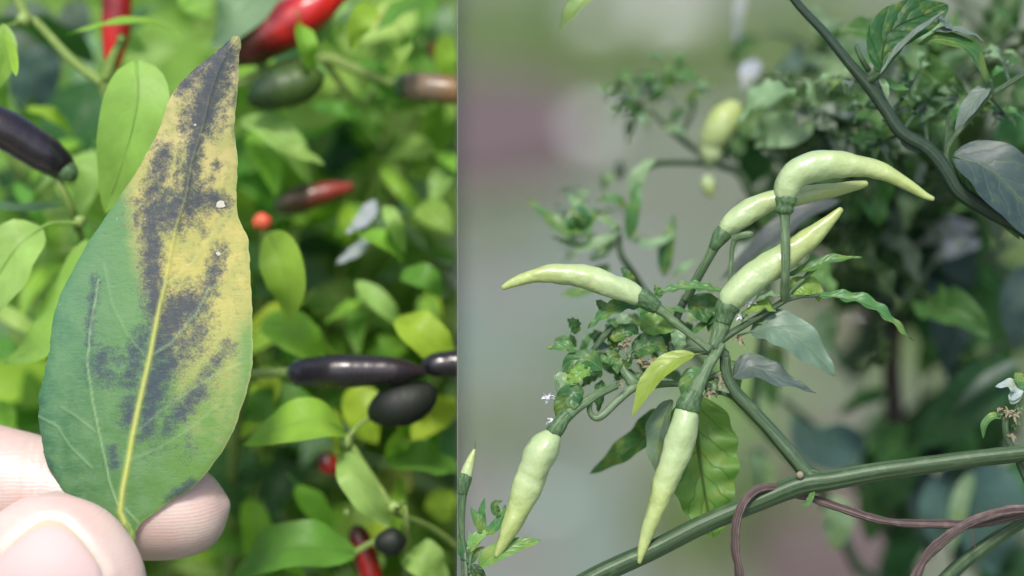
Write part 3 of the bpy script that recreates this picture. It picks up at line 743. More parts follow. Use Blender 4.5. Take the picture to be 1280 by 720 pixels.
    mp=g.n('Mapping'); g.l(tc.outputs['UV'],mp.inputs[0]); mp.inputs['Scale'].default_value=(30,1.5,1); nn=g.noise(mp.outputs[0],1.5,3)
    c=g.mix(g.ss(sp.outputs[1],.0,.07),(.60,.50,.28),(.54,.41,.40)); p=g.n('BsdfPrincipled'); g.l(c,p.inputs['Base Color']); p.inputs['Roughness'].default_value=.55
    p.inputs['Subsurface Weight'].default_value=.4; p.inputs['Subsurface Radius'].default_value=(1,.4,.3); p.inputs['Subsurface Scale'].default_value=.002
    g.l(g.bump(nn,.25,.0001),p.inputs['Normal']); g.l(p.outputs[0],out.inputs[0])
    Q=catmull(pxp(TH),200); pxy=[project(Vector(q[:3]))[1] for q in Q]
    from mathutils.bvhtree import BVHTree
    bvh=BVHTree.FromPolygons([v.co for v in me2.vertices],[tuple(p.vertices) for p in me2.polygons])
    mb=MB(); V=[];F=[];UV=[]; nu,nv=24,30
    for i in range(nv+1):
        v=i/nv
        for j in range(nu+1):
            u=j/nu*2-1
            # rounded front corner of the nail
            top=NAIL(u); y=top+(850-top)*v
            k=int(np.argmin([abs(a-y) for a in pxy])); th=math.radians(-5+u*39)
            x=px_[k]+rr_[k]*math.sin(th); dv=(W(x,y,0)-CAM).normalized()
            hit=bvh.ray_cast(CAM-wrist,dv)[0]+wrist
            P_=hit+CZ*(-.0004 if abs(u)>.97 or i==0 else .0004)
            V.append(P_); UV.append((u*.5+.5,v))
    for i in range(nv):
        for j in range(nu): a=i*(nu+1)+j; F.append((a,a+1,a+nu+2,a+nu+1))
    mb.add(V,F,UV).build('thumb_nail',mn,root)
hand()

# ================================================================== RIGHT BED
def ridged(t,a,p): return 1+.09*math.cos(3*a+.6)+.04*math.cos(7*a)+.03*mnoise.noise(p*400)
def right_plant():
    base=W(560,900,.02); base.z=-.015
    root=thing('chilli_plant',base,'green chilli plant with pale upright and hanging chillies on ridged stems','plant')
    St=lambda pts,mat='stemR',**k: stem(root,pts,mat,'R',**k)
    Lf=lambda pts,w,col='fresh',n=(0,.5,1),mat='leafR',**k: leaf(root,pts,w,n,col,side='R',mat=mat,**k)
    # main stem from the ground, up through the bottom of the picture and out to the right
    b0=W(600,820,.0); 
    tube(MB(),[(base.x,base.y,base.z,.0035),(base.x,base.y,.4,.0028)]+pxp([(575,1100,4,18),(585,900,2,16),(630,800,0,15),(690,752,0,14)]),n=14,nl=40,mod=ridged).build('trunk',M['stemR'],root)
    St([(680,758,0,14),(750,718,0,13.5),(815,688,0,13),(880,655,0,13),(950,626,0,13),(1000,606,0,15),(1040,600,0,13.5),(1100,589,0,12.5),(1160,581,0,12),(1220,573,0,11.5),(1290,565,0,11.5),(1380,552,1,11),(1470,520,4,11)],n=24,nl=110,mod=ridged,name='main_stem')
    St([(1000,606,.5,9),(1012,597,.5,13),(1022,600,0,12)],n=16,mod=ridged,name='node')
    St([(1013,598,.3,10),(990,570,.6,9.5),(960,535,1,9),(935,508,1,9),(918,490,1,9),(908,470,1,8),(906,445,1,7)],n=18,nl=50,mod=ridged,name='side_stem')
    blob(MB(),W(1000,594,-.0014),5*PXM,3).build('leaf_scar',M['petal'],root)
    # upper branch, joins the main stem outside the picture
    St([(960,-50,6,6),(995,2,6,6),(1030,40,6,6.5),(1060,77,6,7.5),(1085,106,6,9),(1107,137,6,9),(1127,166,6,9.5),(1160,186,6,10),(1182,212,6,11),(1200,240,6,11),(1240,266,6,10),(1290,296,6,10),(1390,390,6,10),(1470,520,4,11)],mat='stemD',n=14,nl=80,name='branch')
    St([(1183,186,6,4),(1195,168,6,4),(1215,145,6,4),(1237,120,6,4),(1262,104,7,4),(1300,80,8,4)],mat='stemR',name='twig')
    St([(1190,215,6,4),(1183,200,6,4),(1184,184,6,4)],mat='stemR',name='twig')
    St([(1083,102,6,6),(1092,97,5,6),(1100,90,4,4)],name='twig')
    St([(1086,88,6,4),(1078,75,5,4),(1071,60,5,3.5),(1072,55,5,2)],mat='stemR',name='twig')
    St([(1240,118,6,3.5),(1238,100,5,3)],name='twig')
    # stalk junctions of the fruiting node
    St([(906,445,1,8),(898,432,.6,8),(904,412,.3,8),(908,398,0,9)],name='stem',n=12)
    St([(893,436,-.4,6.5),(902,425,.2,6),(928,408,.6,5),(955,392,.8,4.5),(980,376,.6,4.5)],name='twig')
    St([(980,376,.6,3.5),(1000,371,1,3),(1025,369,1.4,2.5)],name='twig')
    St([(980,378,.6,3),(990,362,1,3),(1006,347,1.5,2.8),(1012,338,1.6,2.5)],name='twig',mat='pedi')
    St([(886,440,1.5,5),(865,438,3,5),(848,445,5,5),(838,436,6,5)],name='twig',mat='pedi')
    St([(905,466,1.2,5),(870,478,2,4),(830,480,3,5),(800,481,3.5,8),(790,477,3.2,9),(778,460,3.5,5),(770,445,4,3)],name='twig',mat='pedi')
    St([(800,482,3.2,6),(788,487,2.6,6),(770,503,2,5.5),(752,520,1.4,5.5),(743,522,1.4,4.5),(737,514,1.2,4),(738,502,.8,3.5)],name='twig',mat='pedi')
    St([(905,470,1,3.5),(885,490,2,3),(905,492,2,3),(935,508,1.4,3.5)],name='twig')
    St([(740,440,3,4),(755,420,3,5),(765,408,3.4,4)],name='twig')
    St([(838,440,6,6),(845,400,7.5,6),(858,370,8,6)],name='twig')
    St([(912,352,3,3),(914,325,3,3.2),(917,303,2.6,4),(925,296,2,5),(937,293,1.6,5.5),(941,292,1.4,3)],name='bud_stalk',mat='pedi')
    # --- chillies
    def pale(body,cal,ped,label): 
        return fruit(root,[(b[0],b[1],b[2],b[3]*.93) for b in body],'pale',cal,ped,'R',name='chilli',lump=.10,n=30,label=label)
    pale([(801,371,-.4,11),(792,368,-.4,14),(775,361,-.4,16),(745,350,-.4,16.5),(715,344,-.4,14.5),(685,342,-.4,12),(660,347,-.4,9),(640,354,-.4,6),(628,360,-.4,3.2)],
         [(797,369,-.4,11),(803,372,-.4,12.5),(812,378,-.4,11.5),(822,385,-.4,8.5)],[(818,382,-.4,8),(830,391,-.4,6),(850,408,-.4,5),(870,424,-.4,4.5),(887,437,-.4,5)],'pale chilli pointing sideways')
    pale([(692,541,-1,11),(687,549,-1,18),(679,561,-1,22),(671,577,-1,22.5),(663,597,-1,20.5),(654,622,-1,18),(644,646,-1,15),(634,668,-1,11),(625,685,-1,7),(620,696,-1,3)],
         [(691,542,-1,10.5),(697,534,-1,10.5),(703,525,-.8,9),(710,517,-.6,8)],[(706,522,-.6,8),(722,509,0,7),(745,494,1,6),(762,486,2,5),(770,482,2.6,5)],'stout pale chilli hanging down')
    pale([(860,510,-1.2,14),(857,519,-1.2,18),(854,535,-1.2,20.5),(849,557,-1.2,20.5),(840,580,-1.2,18.5),(832,602,-1.2,16.5),(824,626,-1.2,14.5),(814,652,-1.2,11),(806,677,-1.2,7.5),(801,694,-1.2,5),(799,704,-1.2,2.5)],
         [(859,513,-1.2,15),(861,506,-1.2,15.5),(866,495,-1.2,12.5),(869,489,-1.2,11.5)],[(866,496,-1.2,11.5),(874,478,-1,9),(884,460,-.6,7),(894,444,-.3,6.5),(902,430,0,6)],'slender pale chilli hanging straight down')
    pale([(982,248,-3,13),(983,238,-3,17),(990,223,-3,20),(1008,211,-3,21),(1035,206,-3,18.5),(1062,207,-3,16),(1090,211,-3,13),(1115,220,-3,10),(1138,233,-3,7.5),(1155,244,-3,5),(1167,249,-3,3)],
         [(983,246,-3,13.5),(982,252,-3,13.5),(981,257,-3,11.5),(981,264,-3,11.5),(981,268,-3,8)],[(981,265,-3,9),(981,271,-3,7),(981,285,-3.1,6),(982,310,-3.2,6),(982,340,-2.6,5.5),(981,362,-.8,6),(981,376,.6,5)],'pale chilli arching over to one side')
    pale([(905,290,2.5,10),(910,284,2.5,13),(925,272,2.5,15.5),(942,260,2.5,16),(965,251,2.5,14.5),(995,245,2.5,13),(1025,240,2.5,11),(1050,236,2.5,9),(1072,232,2.5,7),(1084,229,2.5,3.5)],
         [(906,289,2.5,11),(901,295,2.5,11),(896,303,2.5,8.5),(892,310,2.8,6.5)],[(897,300,2.6,8),(886,322,3.4,6),(874,343,5,6),(865,360,6.5,6),(858,375,7.5,6)],'pale chilli half hidden behind the arching one')
    pale([(910,383,0,14),(915,374,0,18.5),(927,360,0,20),(948,343,0,20),(970,328,0,19.5),(992,313,0,17),(1012,298,0,14),(1030,282,0,10),(1043,270,0,6.5),(1052,261,0,3.5)],
         [(913,379,0,15),(908,386,0,15),(906,394,0,12.5),(903,404,0,11)],[(906,392,0,12),(900,414,.2,10.5),(893,432,.2,8),(888,445,.4,5)],'pale yellowish chilli pointing upward')
    # --- leaves about the fruiting node
    Lf([(938,415,1.5),(965,408,.5),(1000,425,-.5),(1044,470,.5)],27,(.12,.20,.15),(.15,.55,.9),fold=6,wave=.10,nl=26,nw=7,pet=[(922,420,1)])
    Lf([(916,472,1.5),(940,458,1),(970,470,.5),(1020,491,1)],19,(.075,.11,.10),(.1,.6,.8),fold=10,wave=.14,b=1.4,pet=[(908,476,1.2)])
    Lf([(868,443,1),(840,452,.4),(812,478,.2),(790,521,.6)],15,(.26,.36,.06),(-.3,.5,.8),fold=14,wave=.06,nl=24,pet=[(888,440,.6)],label='yellowing leaf')
    Lf([(1022,369,1.4),(1050,372,1.2),(1090,383,1),(1141,426,1.6)],12,'fresh',(.2,.8,.7),fold=24,wave=.22,nl=26,freq=5)
    Lf([(985,344,1.4),(1010,336,1),(1040,325,1),(1077,322,1.2)],9.5,'fresh',(0,.8,.7),fold=20,wave=.15)
    Lf([(985,366,1.6),(1000,358,1.6),(1020,362,2),(1024,378,2)],14,(.20,.34,.06),(0,.5,1),fold=8,wave=.2)
    Lf([(1005,348,1.4),(1020,335,1),(1030,325,.8)],5,'mint',(0,.8,.6))
    Lf([(978,372,0),(965,368,-.3),(950,372,-.3),(938,380,0)],7,'mint',(0,.9,.5),wave=.2)
    Lf([(970,390,.3),(955,382,.2),(938,388,.2),(925,396,.4)],9,(.22,.36,.07),(0,.8,.7),wave=.2)
    Lf([(965,395,1.6),(950,400,1.6),(938,402,1.6)],8,(.20,.34,.06),(0,.6,1),wave=.2)
    # the big hanging leaf; its brighter green stands in for light shining through
    Lf([(868,495,7),(872,550,6.5),(880,610,6),(893,672,7)],50,(.20,.42,.10),(.25,.25,1),mat='leafV',fold=8,wave=.13,nl=40,nw=12,a=.5,b=.8,freq=5)
    Lf([(840,500,4.5),(826,530,4),(822,560,4.5),(822,598,5)],20,(.14,.22,.15),(-.8,.2,.7),fold=16)
    Lf([(825,512,9),(805,545,12),(775,568,14),(738,592,16)],22,'deep',(.1,.8,.8),fold=12)
    # left tangle
    Lf([(816,383,3),(790,380,2),(760,390,1.6),(735,411,2)],12,'fresh',(0,.7,.8),fold=18,wave=.22,nl=24,freq=5)
    Lf([(760,395,2.6),(752,382,2.2),(745,375,2.4)],8,'fresh',(0,.5,1),wave=.2)
    Lf([(905,366,4),(880,360,3.5),(850,360,3.2),(812,370,3)],9.5,'fresh',(0,.8,.7),fold=20,wave=.22,nl=24,freq=6,pet=[(908,372,3)])
    Lf([(826,372,3),(822,364,3),(818,356,3)],6,'fresh',(0,.5,1),wave=.2)
    Lf([(720,440,2),(708,433,1.6),(695,434,1.6),(683,436,2)],9,'fresh',(0,.8,.8),wave=.18,pet=[(750,440,2.6),(735,438,2.3)])
    Lf([(752,462,2),(735,450,1.6),(715,455,1.6),(704,480,2)],14,'deep',(0,.5,1),wave=.15)
    Lf([(738,468,.8),(728,465,.4),(716,475,.4),(705,484,.8)],11,(.20,.36,.08),(0,.6,1),wave=.28,fold=24,freq=5)
    Lf([(730,490,0),(718,492,-.3),(705,505,-.3),(695,523,0)],16,'deep',(.2,.5,1),wave=.15)
    Lf([(760,420,3.6),(775,418,3.4),(790,412,3.6),(800,418,4)],12,'deep',(0,.6,1),wave=.2)
    Lf([(790,440,4.4),(815,430,4.4),(835,440,4.6)],16,'deep',(0,.5,1),wave=.12)
    Lf([(860,375,6),(880,385,5.6),(895,395,5.6),(885,415,6)],20,'deep',(0,.4,1),wave=.1)
    Lf([(800,410,5.6),(825,405,5.4),(850,412,5.6)],17,(.16,.32,.07),(0,.5,1),wave=.12)
    Lf([(745,432,4),(760,440,4),(775,452,4)],12,'grey',(0,.9,.5),wave=.12)
    Lf([(770,462,4.5),(785,470,4.4),(810,472,4.6)],9,'deep',(0,.6,1),wave=.2)
    Lf([(750,445,3),(768,450,3),(772,468,3)],10,'fresh',(0,.4,1),wave=.2)
    Lf([(820,392,3.4),(845,388,3.2),(865,390,3.4)],7,'fresh',(0,.9,.6),wave=.2)
    Lf([(720,500,.4),(710,485,.8),(700,470,1.4),(695,490,2)],8,'mint',(0,.6,1),wave=.2)
    Lf([(880,480,1.6),(868,470,1.2),(858,480,1.2),(852,497,1.6)],12,'fresh',(-.3,.5,1),wave=.1)
    Lf([(908,448,3),(915,470,2.6),(918,500,3)],13,(.15,.28,.10),(.3,.3,1),fold=18)
    Lf([(1018,612,-.6),(1010,628,-.4),(1000,634,0)],4,'fresh')
    rt=random.Random(31)
    for k in range(42):
        x=rt.uniform(715,895); y=np.interp(x,[715,780,895],[455,425,420])+rt.gauss(0,24); d=rt.uniform(4,16)
        a_=rt.uniform(0,6.28); L=rt.uniform(18,40)
        Lf([(x,y,d),(x+math.cos(a_)*L*.5,y-math.sin(a_)*L*.5-3,d-.6),(x+math.cos(a_)*L,y-math.sin(a_)*L+3,d)],rt.uniform(5,10),rt.choice(['fresh','deep','deep','mint','fresh']),(rt.uniform(-.5,.5),.6,.8),wave=.22,nl=14,nw=4,freq=4)
    # withered flowers
    for i,(x,y,d,rr) in enumerate([(772,436,1.8,5),(780,432,1.8,6),(786,425,2,5),(787,446,1.6,7),(815,455,3.4,8),(800,452,3.2,6),(893,485,.4,11),(885,492,.4,8),(900,478,.8,8),(770,478,.6,4),(776,480,.6,4),(925,425,-.2,6),(930,395,-.3,5)]):
        crumple('withered_flower',W(x,y,d*.001),rr*PXM,i*1.7,'petal' if i%3 else 'pedi',root)
    for i,(x,y,d,rr) in enumerate([(685,497,.3,9),(690,527,0,6),(938,378,0,6),(926,396,-.2,5)]):
        crumple('flower_petal',W(x,y,d*.001),rr*PXM*.8,i*2.7,'white',root)
    # --- leaves of the upper branch
    Lf([(1102,92,4),(1103,65,4),(1118,35,4.5),(1185,8,7)],28,(.05,.17,.05),(.1,.3,1),mat='leafV',fold=10,wave=.08,nl=24,nw=7,a=.7,b=.7)
    Lf([(1101,92,3),(1125,62,2.6),(1150,40,2.6),(1182,14,4)],10,'grey',(-.4,.7,.3),fold=26,wave=.08,b=.7)
    Lf([(1148,55,5),(1180,50,4.4),(1215,66,4.6),(1240,118,6)],17,'deep',(.2,.75,.6),fold=14,wave=.06,nl=24,nw=6)
    Lf([(1165,40,5),(1190,38,5),(1212,42,5),(1232,52,6)],9,'grey',(.1,.9,.5),fold=14,wave=.12)
    Lf([(1172,20,5),(1184,32,5.2),(1196,40,5.4)],12,'grey',(.1,.9,.5),fold=10)
    Lf([(1238,105,6),(1225,118,5.6),(1208,140,5.6),(1194,166,6.4)],13,'grey',(-.5,.5,.8),fold=10,wave=.06)
    Lf([(1192,195,5.2),(1225,205,4.4),(1262,235,4),(1330,320,5)],44,'navy',(.1,.45,.9),fold=12,wave=.06,nl=26,nw=8)
    Lf([(1195,205,7),(1222,230,6.4),(1248,262,6.4),(1275,300,7)],15,'deep',(-.4,.1,1),fold=10,wave=.08)
    Lf([(1100,97,5),(1106,108,4.6),(1110,124,5)],5.5,'mint',(.3,.4,1))
    Lf([(1104,98,6),(1118,108,6.4),(1138,112,7)],6,'fresh',(0,.6,1))
    Lf([(1093,95,5.6),(1096,80,5.4),(1092,60,5.8)],4,'mint')
    Lf([(1150,190,7),(1130,180,7),(1128,170,7)],5,'grey')
    ru=random.Random(77)
    for (x0,y0,d0,x1,y1,d1) in [(1105,150,6,1150,85,20),(1127,166,6,1175,110,22),(1160,186,7,1140,120,26),(1182,186,6,1200,110,16),(1085,106,6,1040,95,24),(1107,137,6,1065,130,26),(1237,120,6,1262,150,20),(1262,104,7,1250,60,24),(1127,166,6,1080,190,28)]:
        St([(x0,y0,d0,3),((x0+x1)/2+ru.uniform(-8,8),(y0+y1)/2,(d0+d1)/2,2.4),(x1,y1,d1,1.6)],name='twig')
        for k in range(7):
            t=ru.uniform(.4,1); x=x0+(x1-x0)*t; y=y0+(y1-y0)*t; d=d0+(d1-d0)*t; a_=ru.uniform(0,6.28); L=ru.uniform(14,32)
            Lf([(x,y,d),(x+math.cos(a_)*L*.5,y-math.sin(a_)*L*.5-4,d-1),(x+math.cos(a_)*L,y-math.sin(a_)*L+2,d)],ru.uniform(4,8),ru.choice(['mint','fresh','grey','deep','mint']),(ru.uniform(-.4,.4),.8,.7),wave=.16,nl=12,nw=3)
    St([(960,-50,6,5),(860,-52,10,4),(780,-45,14,3),(752,-22,16,2.5)],name='twig')
    Lf([(752,-22,16),(735,-5,15.5),(718,12,15.5),(700,38,17)],15,(.24,.38,.14),(-.5,.4,.8),fold=24,wave=.08)
    # the flower sprig at the right edge
    St([(1300,640,3,6),(1282,596,2,6),(1268,566,1,5),(1258,545,.6,4.5),(1256,520,.4,5)],mat='stemR',name='twig')
    St([(1290,566,0,5),(1300,640,3,6)],name='twig')
    Lf([(1255,524,.3),(1243,520,0),(1231,530,0),(1229,548,.4)],6,'fresh',(-.3,.7,.8),wave=.1)
    Lf([(1262,500,.6),(1270,490,.4),(1262,480,.4),(1244,484,.6)],9,(.40,.50,.52),(0,.7,.8),wave=.15)
    Lf([(1264,505,.8),(1272,490,.6),(1280,478,.8)],8,(.36,.46,.44),(0,.6,.9))
    Lf([(1269,466,.6),(1276,476,.4),(1284,490,.4)],8,'fresh',(0,.6,.9))
    for i,(x,y,d,rr) in enumerate([(1252,518,-.2,5),(1260,516,-.2,6),(1268,520,-.2,6),(1272,512,0,5),(1250,512,0,4),(1264,545,0,5),(1270,530,0,6)]):
        crumple('withered_flower',W(x,y,d*.001),rr*PXM,i*1.3,'petal' if i%3 else 'pedi',root)
    # lower right second stem
    St([(1150,760,4,10),(1190,716,4,10),(1230,684,4,9.5),(1285,648,4,9),(1380,600,2,9),(1470,520,4,10)],n=14,nl=40,mod=ridged)
    return root
right_plant()

def vine():
    base=W(925,900,.006)
    root=thing('twining_vine',W(930,1000,.004),'thin brown dry vine looped around the ridged green stem','vine')
    gp=root.location
    def V(pts,name='strand'): tube(MB(),pxp(pts),n=10,nl=12*len(pts),mod=lambda t,a,p:1+.22*mnoise.noise(p*420)+.15*mnoise.noise(p*1500)+.06*math.cos(2*a+t*40)).build(name,M['vine'],root,'R')
    V([(930,1000,4,6),(930,780,0,6),(924,715,-1.6,6),(919,685,-2,6),(921,652,-2.1,6),(930,628,-2,6),(945,613,-1.6,5.5),(962,609,-1.0,5),(978,611,.2,5),(992,618,1.6,5),(1012,622,2,5),(1030,628,1.6,5),(1060,638,1.2,5.5),(1095,649,1,5.5),(1130,654,.8,5.5),(1180,655,.8,5.5),(1225,655,1.2,5.5),(1258,648,1.6,5),(1290,640,2,5)])
    V([(1110,800,2,7),(1140,730,1,6.5),(1158,696,.4,6.5),(1185,671,0,6.5),(1215,652,-.2,6.5),(1240,643,-.2,6.5),(1262,638,-.2,6.5),(1300,632,0,6.5),(1360,600,1,6)])
    V([(1215,662,-.2,1.2),(1217,675,-.2,1.2),(1219,685,0,1)],'tendril')
vine()

def shoot():
    base=W(600,900,-.0); base.z=-.015
    root=thing('young_chilli_shoot',base,'young chilli shoot with an upright green bud and curled leaves','plant')
    St=lambda pts,mat='pedi',**k: stem(root,pts,mat,'R',**k)
    Lf=lambda pts,w,col='fresh',n=(0,.5,1),**k: leaf(root,pts,w,n,col,side='R',mat='leafR',**k)
    b=W(588,770,0)
    tube(MB(),[(base.x,base.y,base.z,.002),(base.x,base.y,.4,.0016),(b.x,b.y,b.z,.0009)]+pxp([(586,735,0,7),(585,705,0,6),(580,690,0,5)]),n=10,nl=40).build('stem',M['stemR'],root,'R')
    St([(584,705,0,4),(579,680,0,4),(577,660,0,4.5),(577,635,0,5.5),(579,612,0,6.5)],'calyx',name='bud_stalk')
    fruit(root,[(580,603,0,8),(582,596,0,8),(586,582,0,6.5),(590,570,0,4),(593,562,0,2)],'pale',[(578,618,0,6),(579,606,0,8.5),(581,598,0,9),(582,592,0,8)],[(593,564,0,.9),(594,556,0,.8),(594.5,550,0,.7)],'R',name='bud')
    Lf([(598,708,0),(615,694,-.6),(640,683,-.8),(677,675,-.2)],13,(.13,.30,.07),(.1,.55,.9),wave=.08,fold=10,nl=24)
    Lf([(606,668,0),(616,662,-.3),(626,650,-.3),(632,630,0)],8,'fresh',(-.3,.4,1),fold=22)
    Lf([(628,642,0),(620,640,-.3),(619,630,-.3),(628,626,0)],6,'deep',(0,.3,1),fold=20)
    Lf([(607,668,0),(600,655,-.3),(594,645,-.3),(588,634,0)],8,'fresh',(.3,.3,1))
    Lf([(606,656,.6),(602,642,.4),(606,622,.6)],5,'fresh',(0,.3,1))
    Lf([(586,690,0),(594,675,-.3),(603,668,-.3),(612,662,0)],8,(.20,.38,.10),(-.3,.4,1))
    Lf([(586,700,0),(580,690,-.3),(574,676,0),(572,668,0)],9,'deep',(.3,.3,1))
    Lf([(590,706,-.6),(594,712,-.8),(600,724,-.6),(604,740,0)],9,'dark',(.2,.4,1))
    Lf([(587,700,.4),(589,680,.3),(586,662,.6)],4,'mint'); Lf([(588,705,.2),(596,690,.2),(606,683,.6)],5,'deep')
    St([(586,712,0,3),(590,690,0,2.5),(606,668,0,2)],name='twig'); St([(586,716,0,3),(592,712,-.2,2.5),(599,708,-.2,2)],name='twig')
shoot()

# ------------------------------------------------------------------ plants behind
def back_plants():
    r=random.Random(21)
    # 1: the pale curled shoots just behind the fruiting node
    base=W(1115,900,.10); base.z=-.015
    root=thing('chilli_plant',base,'out of focus chilli plant with pale curled shoots and one pale hanging fruit','plant')
    fork=W(940,520,.06)
    tube(MB(),[(base.x,base.y,base.z,.004),(base.x,base.y,.4,.003)]+pxp([(1110,860,96,10),(1075,720,88,8),(1020,600,72,7),(960,535,62,7)])+[(fork.x,fork.y,fork.z,.0008)],n=10,nl=40).build('trunk',M['stemR'],root,'R')
    St=lambda pts,mat='stemR',**k: stem(root,pts,mat,'R',**k)
    Lf=lambda pts,w,col='fresh',n=(0,.5,1),**k: leaf(root,pts,w,n,col,side='R',mat='leafR',**k)
    F0=project(fork); ff=(F0[0],F0[1],60,7)
    St([ff,(830,400,48,6),(790,340,36,5),(775,315,34,4.5),(772,285,34,4),(745,262,34,3)],name='branch')
    St([ff,(960,330,56,7),(930,225,52,6),(895,205,52,5),(850,172,52,5),(815,140,52,4)],name='branch')
    St([(895,205,52,5),(850,203,46,4.5),(815,206,42,5),(800,225,38,4),(790,250,36,3)],name='branch')
    St([(850,172,52,4),(865,140,54,3),(868,115,55,2)],name='branch'); St([(905,200,52,4),(915,160,54,3),(920,120,56,2)],name='branch')
    for a in [([(775,290,33),(755,300,32),(730,310,32),(690,296,33)],9,'mint'),([(745,262,33),(725,285,31),(700,282,31),(658,248,33)],13,'fresh'),([(742,268,32),(728,262,31),(718,252,31),(712,242,33)],9,'mint'),
              ([(735,285,31),(725,270,30),(718,272,30),(722,290,31)],13,'deep'),([(772,285,33),(755,275,32),(745,272,32)],9,'mint'),([(790,250,35),(795,225,34),(810,205,34),(822,198,35)],10,'mint'),
              ([(786,300,34),(790,270,33),(796,245,33),(800,225,34)],9,'fresh'),([(830,345,38),(832,315,37),(838,290,37),(842,268,38)],10,'deep'),([(790,300,36),(810,306,36),(830,300,36),(845,292,37)],8,'mint'),
              ([(840,345,40),(855,335,39),(870,325,40)],6,'mint'),([(785,260,36),(770,250,35),(757,248,35),(745,252,36)],8,'fresh'),([(770,300,36),(750,320,36),(735,325,36)],8,'mint'),([(760,330,36),(735,360,33),(700,370,32)],13,'fresh')]:
        Lf(a[0],a[1],a[2],(r.uniform(-.3,.3),.7,.8),wave=.12)
    for k in range(64):
        x,y=r.choice([(790,110),(810,95),(830,110),(855,95),(870,115),(845,130),(795,140),(780,125),(820,130),(715,255),(740,300),(770,250),(700,285),(800,300)]); x+=r.gauss(0,14); y+=r.gauss(0,10); d=r.uniform(46,60)
        a_=r.uniform(0,6.28); L=r.uniform(16,34)
        Lf([(x,y,d),(x+math.cos(a_)*L*.5,y-math.sin(a_)*L*.5-4,d-1),(x+math.cos(a_)*L,y-math.sin(a_)*L,d)],r.uniform(6,10),r.choice(['mint','fresh','grey','deep','mint']),(r.uniform(-.4,.4),.9,.6),wave=.14,nl=12,nw=3)
    Lf([(830,160,50),(850,165,49),(868,172,50)],9,'mint',(0,.9,.5)); Lf([(805,150,50),(790,145,49),(775,148,50)],8,'mint',(0,.9,.5))
    fruit(root,[(885,205,46,6),(888,195,46,14),(890,180,46,17),(898,162,45,20),(910,145,45,19),(922,132,45,11)],'pale',None,[(885,206,46,5),(893,204,50,4),(896,205,52,4)],'R',name='chilli')
    fruit(root,[(882,220,46,4),(884,226,46,9),(886,235,46,9),(888,245,46,4)],'pale',None,None,'R',name='chilli')
    # 2: the dark leafy plant on the right
    base=W(1180,900,.12); base.z=-.015
    root=thing('chilli_plant',base,'dark leafy chilli plant out of focus below the upper branch','plant')
    fork=W(1130,900,.11)
    tube(MB(),[(base.x,base.y,base.z,.005),(base.x,base.y,.4,.004),(fork.x,fork.y,fork.z,.003)],n=10,nl=24).build('trunk',M['bark'],root,'R')
    St([(1130,900,110,24),(1128,700,105,20),(1122,560,100,16),(1115,440,95,12),(1140,330,85,8),(1190,200,80,6)],mat='bark',name='branch')
    for a in [[(1122,560,100,9),(1180,500,80,7),(1240,440,70,5),(1290,420,70,4)],[(1115,440,95,8),(1060,330,70,6),(1040,250,60,4)],[(1140,360,88,7),(1220,330,70,5),(1270,300,70,4)],[(1128,640,104,9),(1200,600,80,6),(1260,560,66,5)],
              [(1128,700,105,9),(1040,560,90,6),(980,500,80,4)],[(1190,200,80,5),(1210,130,70,4),(1260,60,66,3)],[(1190,200,80,5),(1130,100,74,4),(1100,40,70,3)],[(1190,200,80,5),(1050,150,60,4),(960,155,55,3)],[(1260,60,66,4),(1210,20,70,4),(1190,-20,72,4)],[(1290,50,66,4),(1230,15,66,4),(1180,-15,70,3)]]:
        St(a,name='branch')
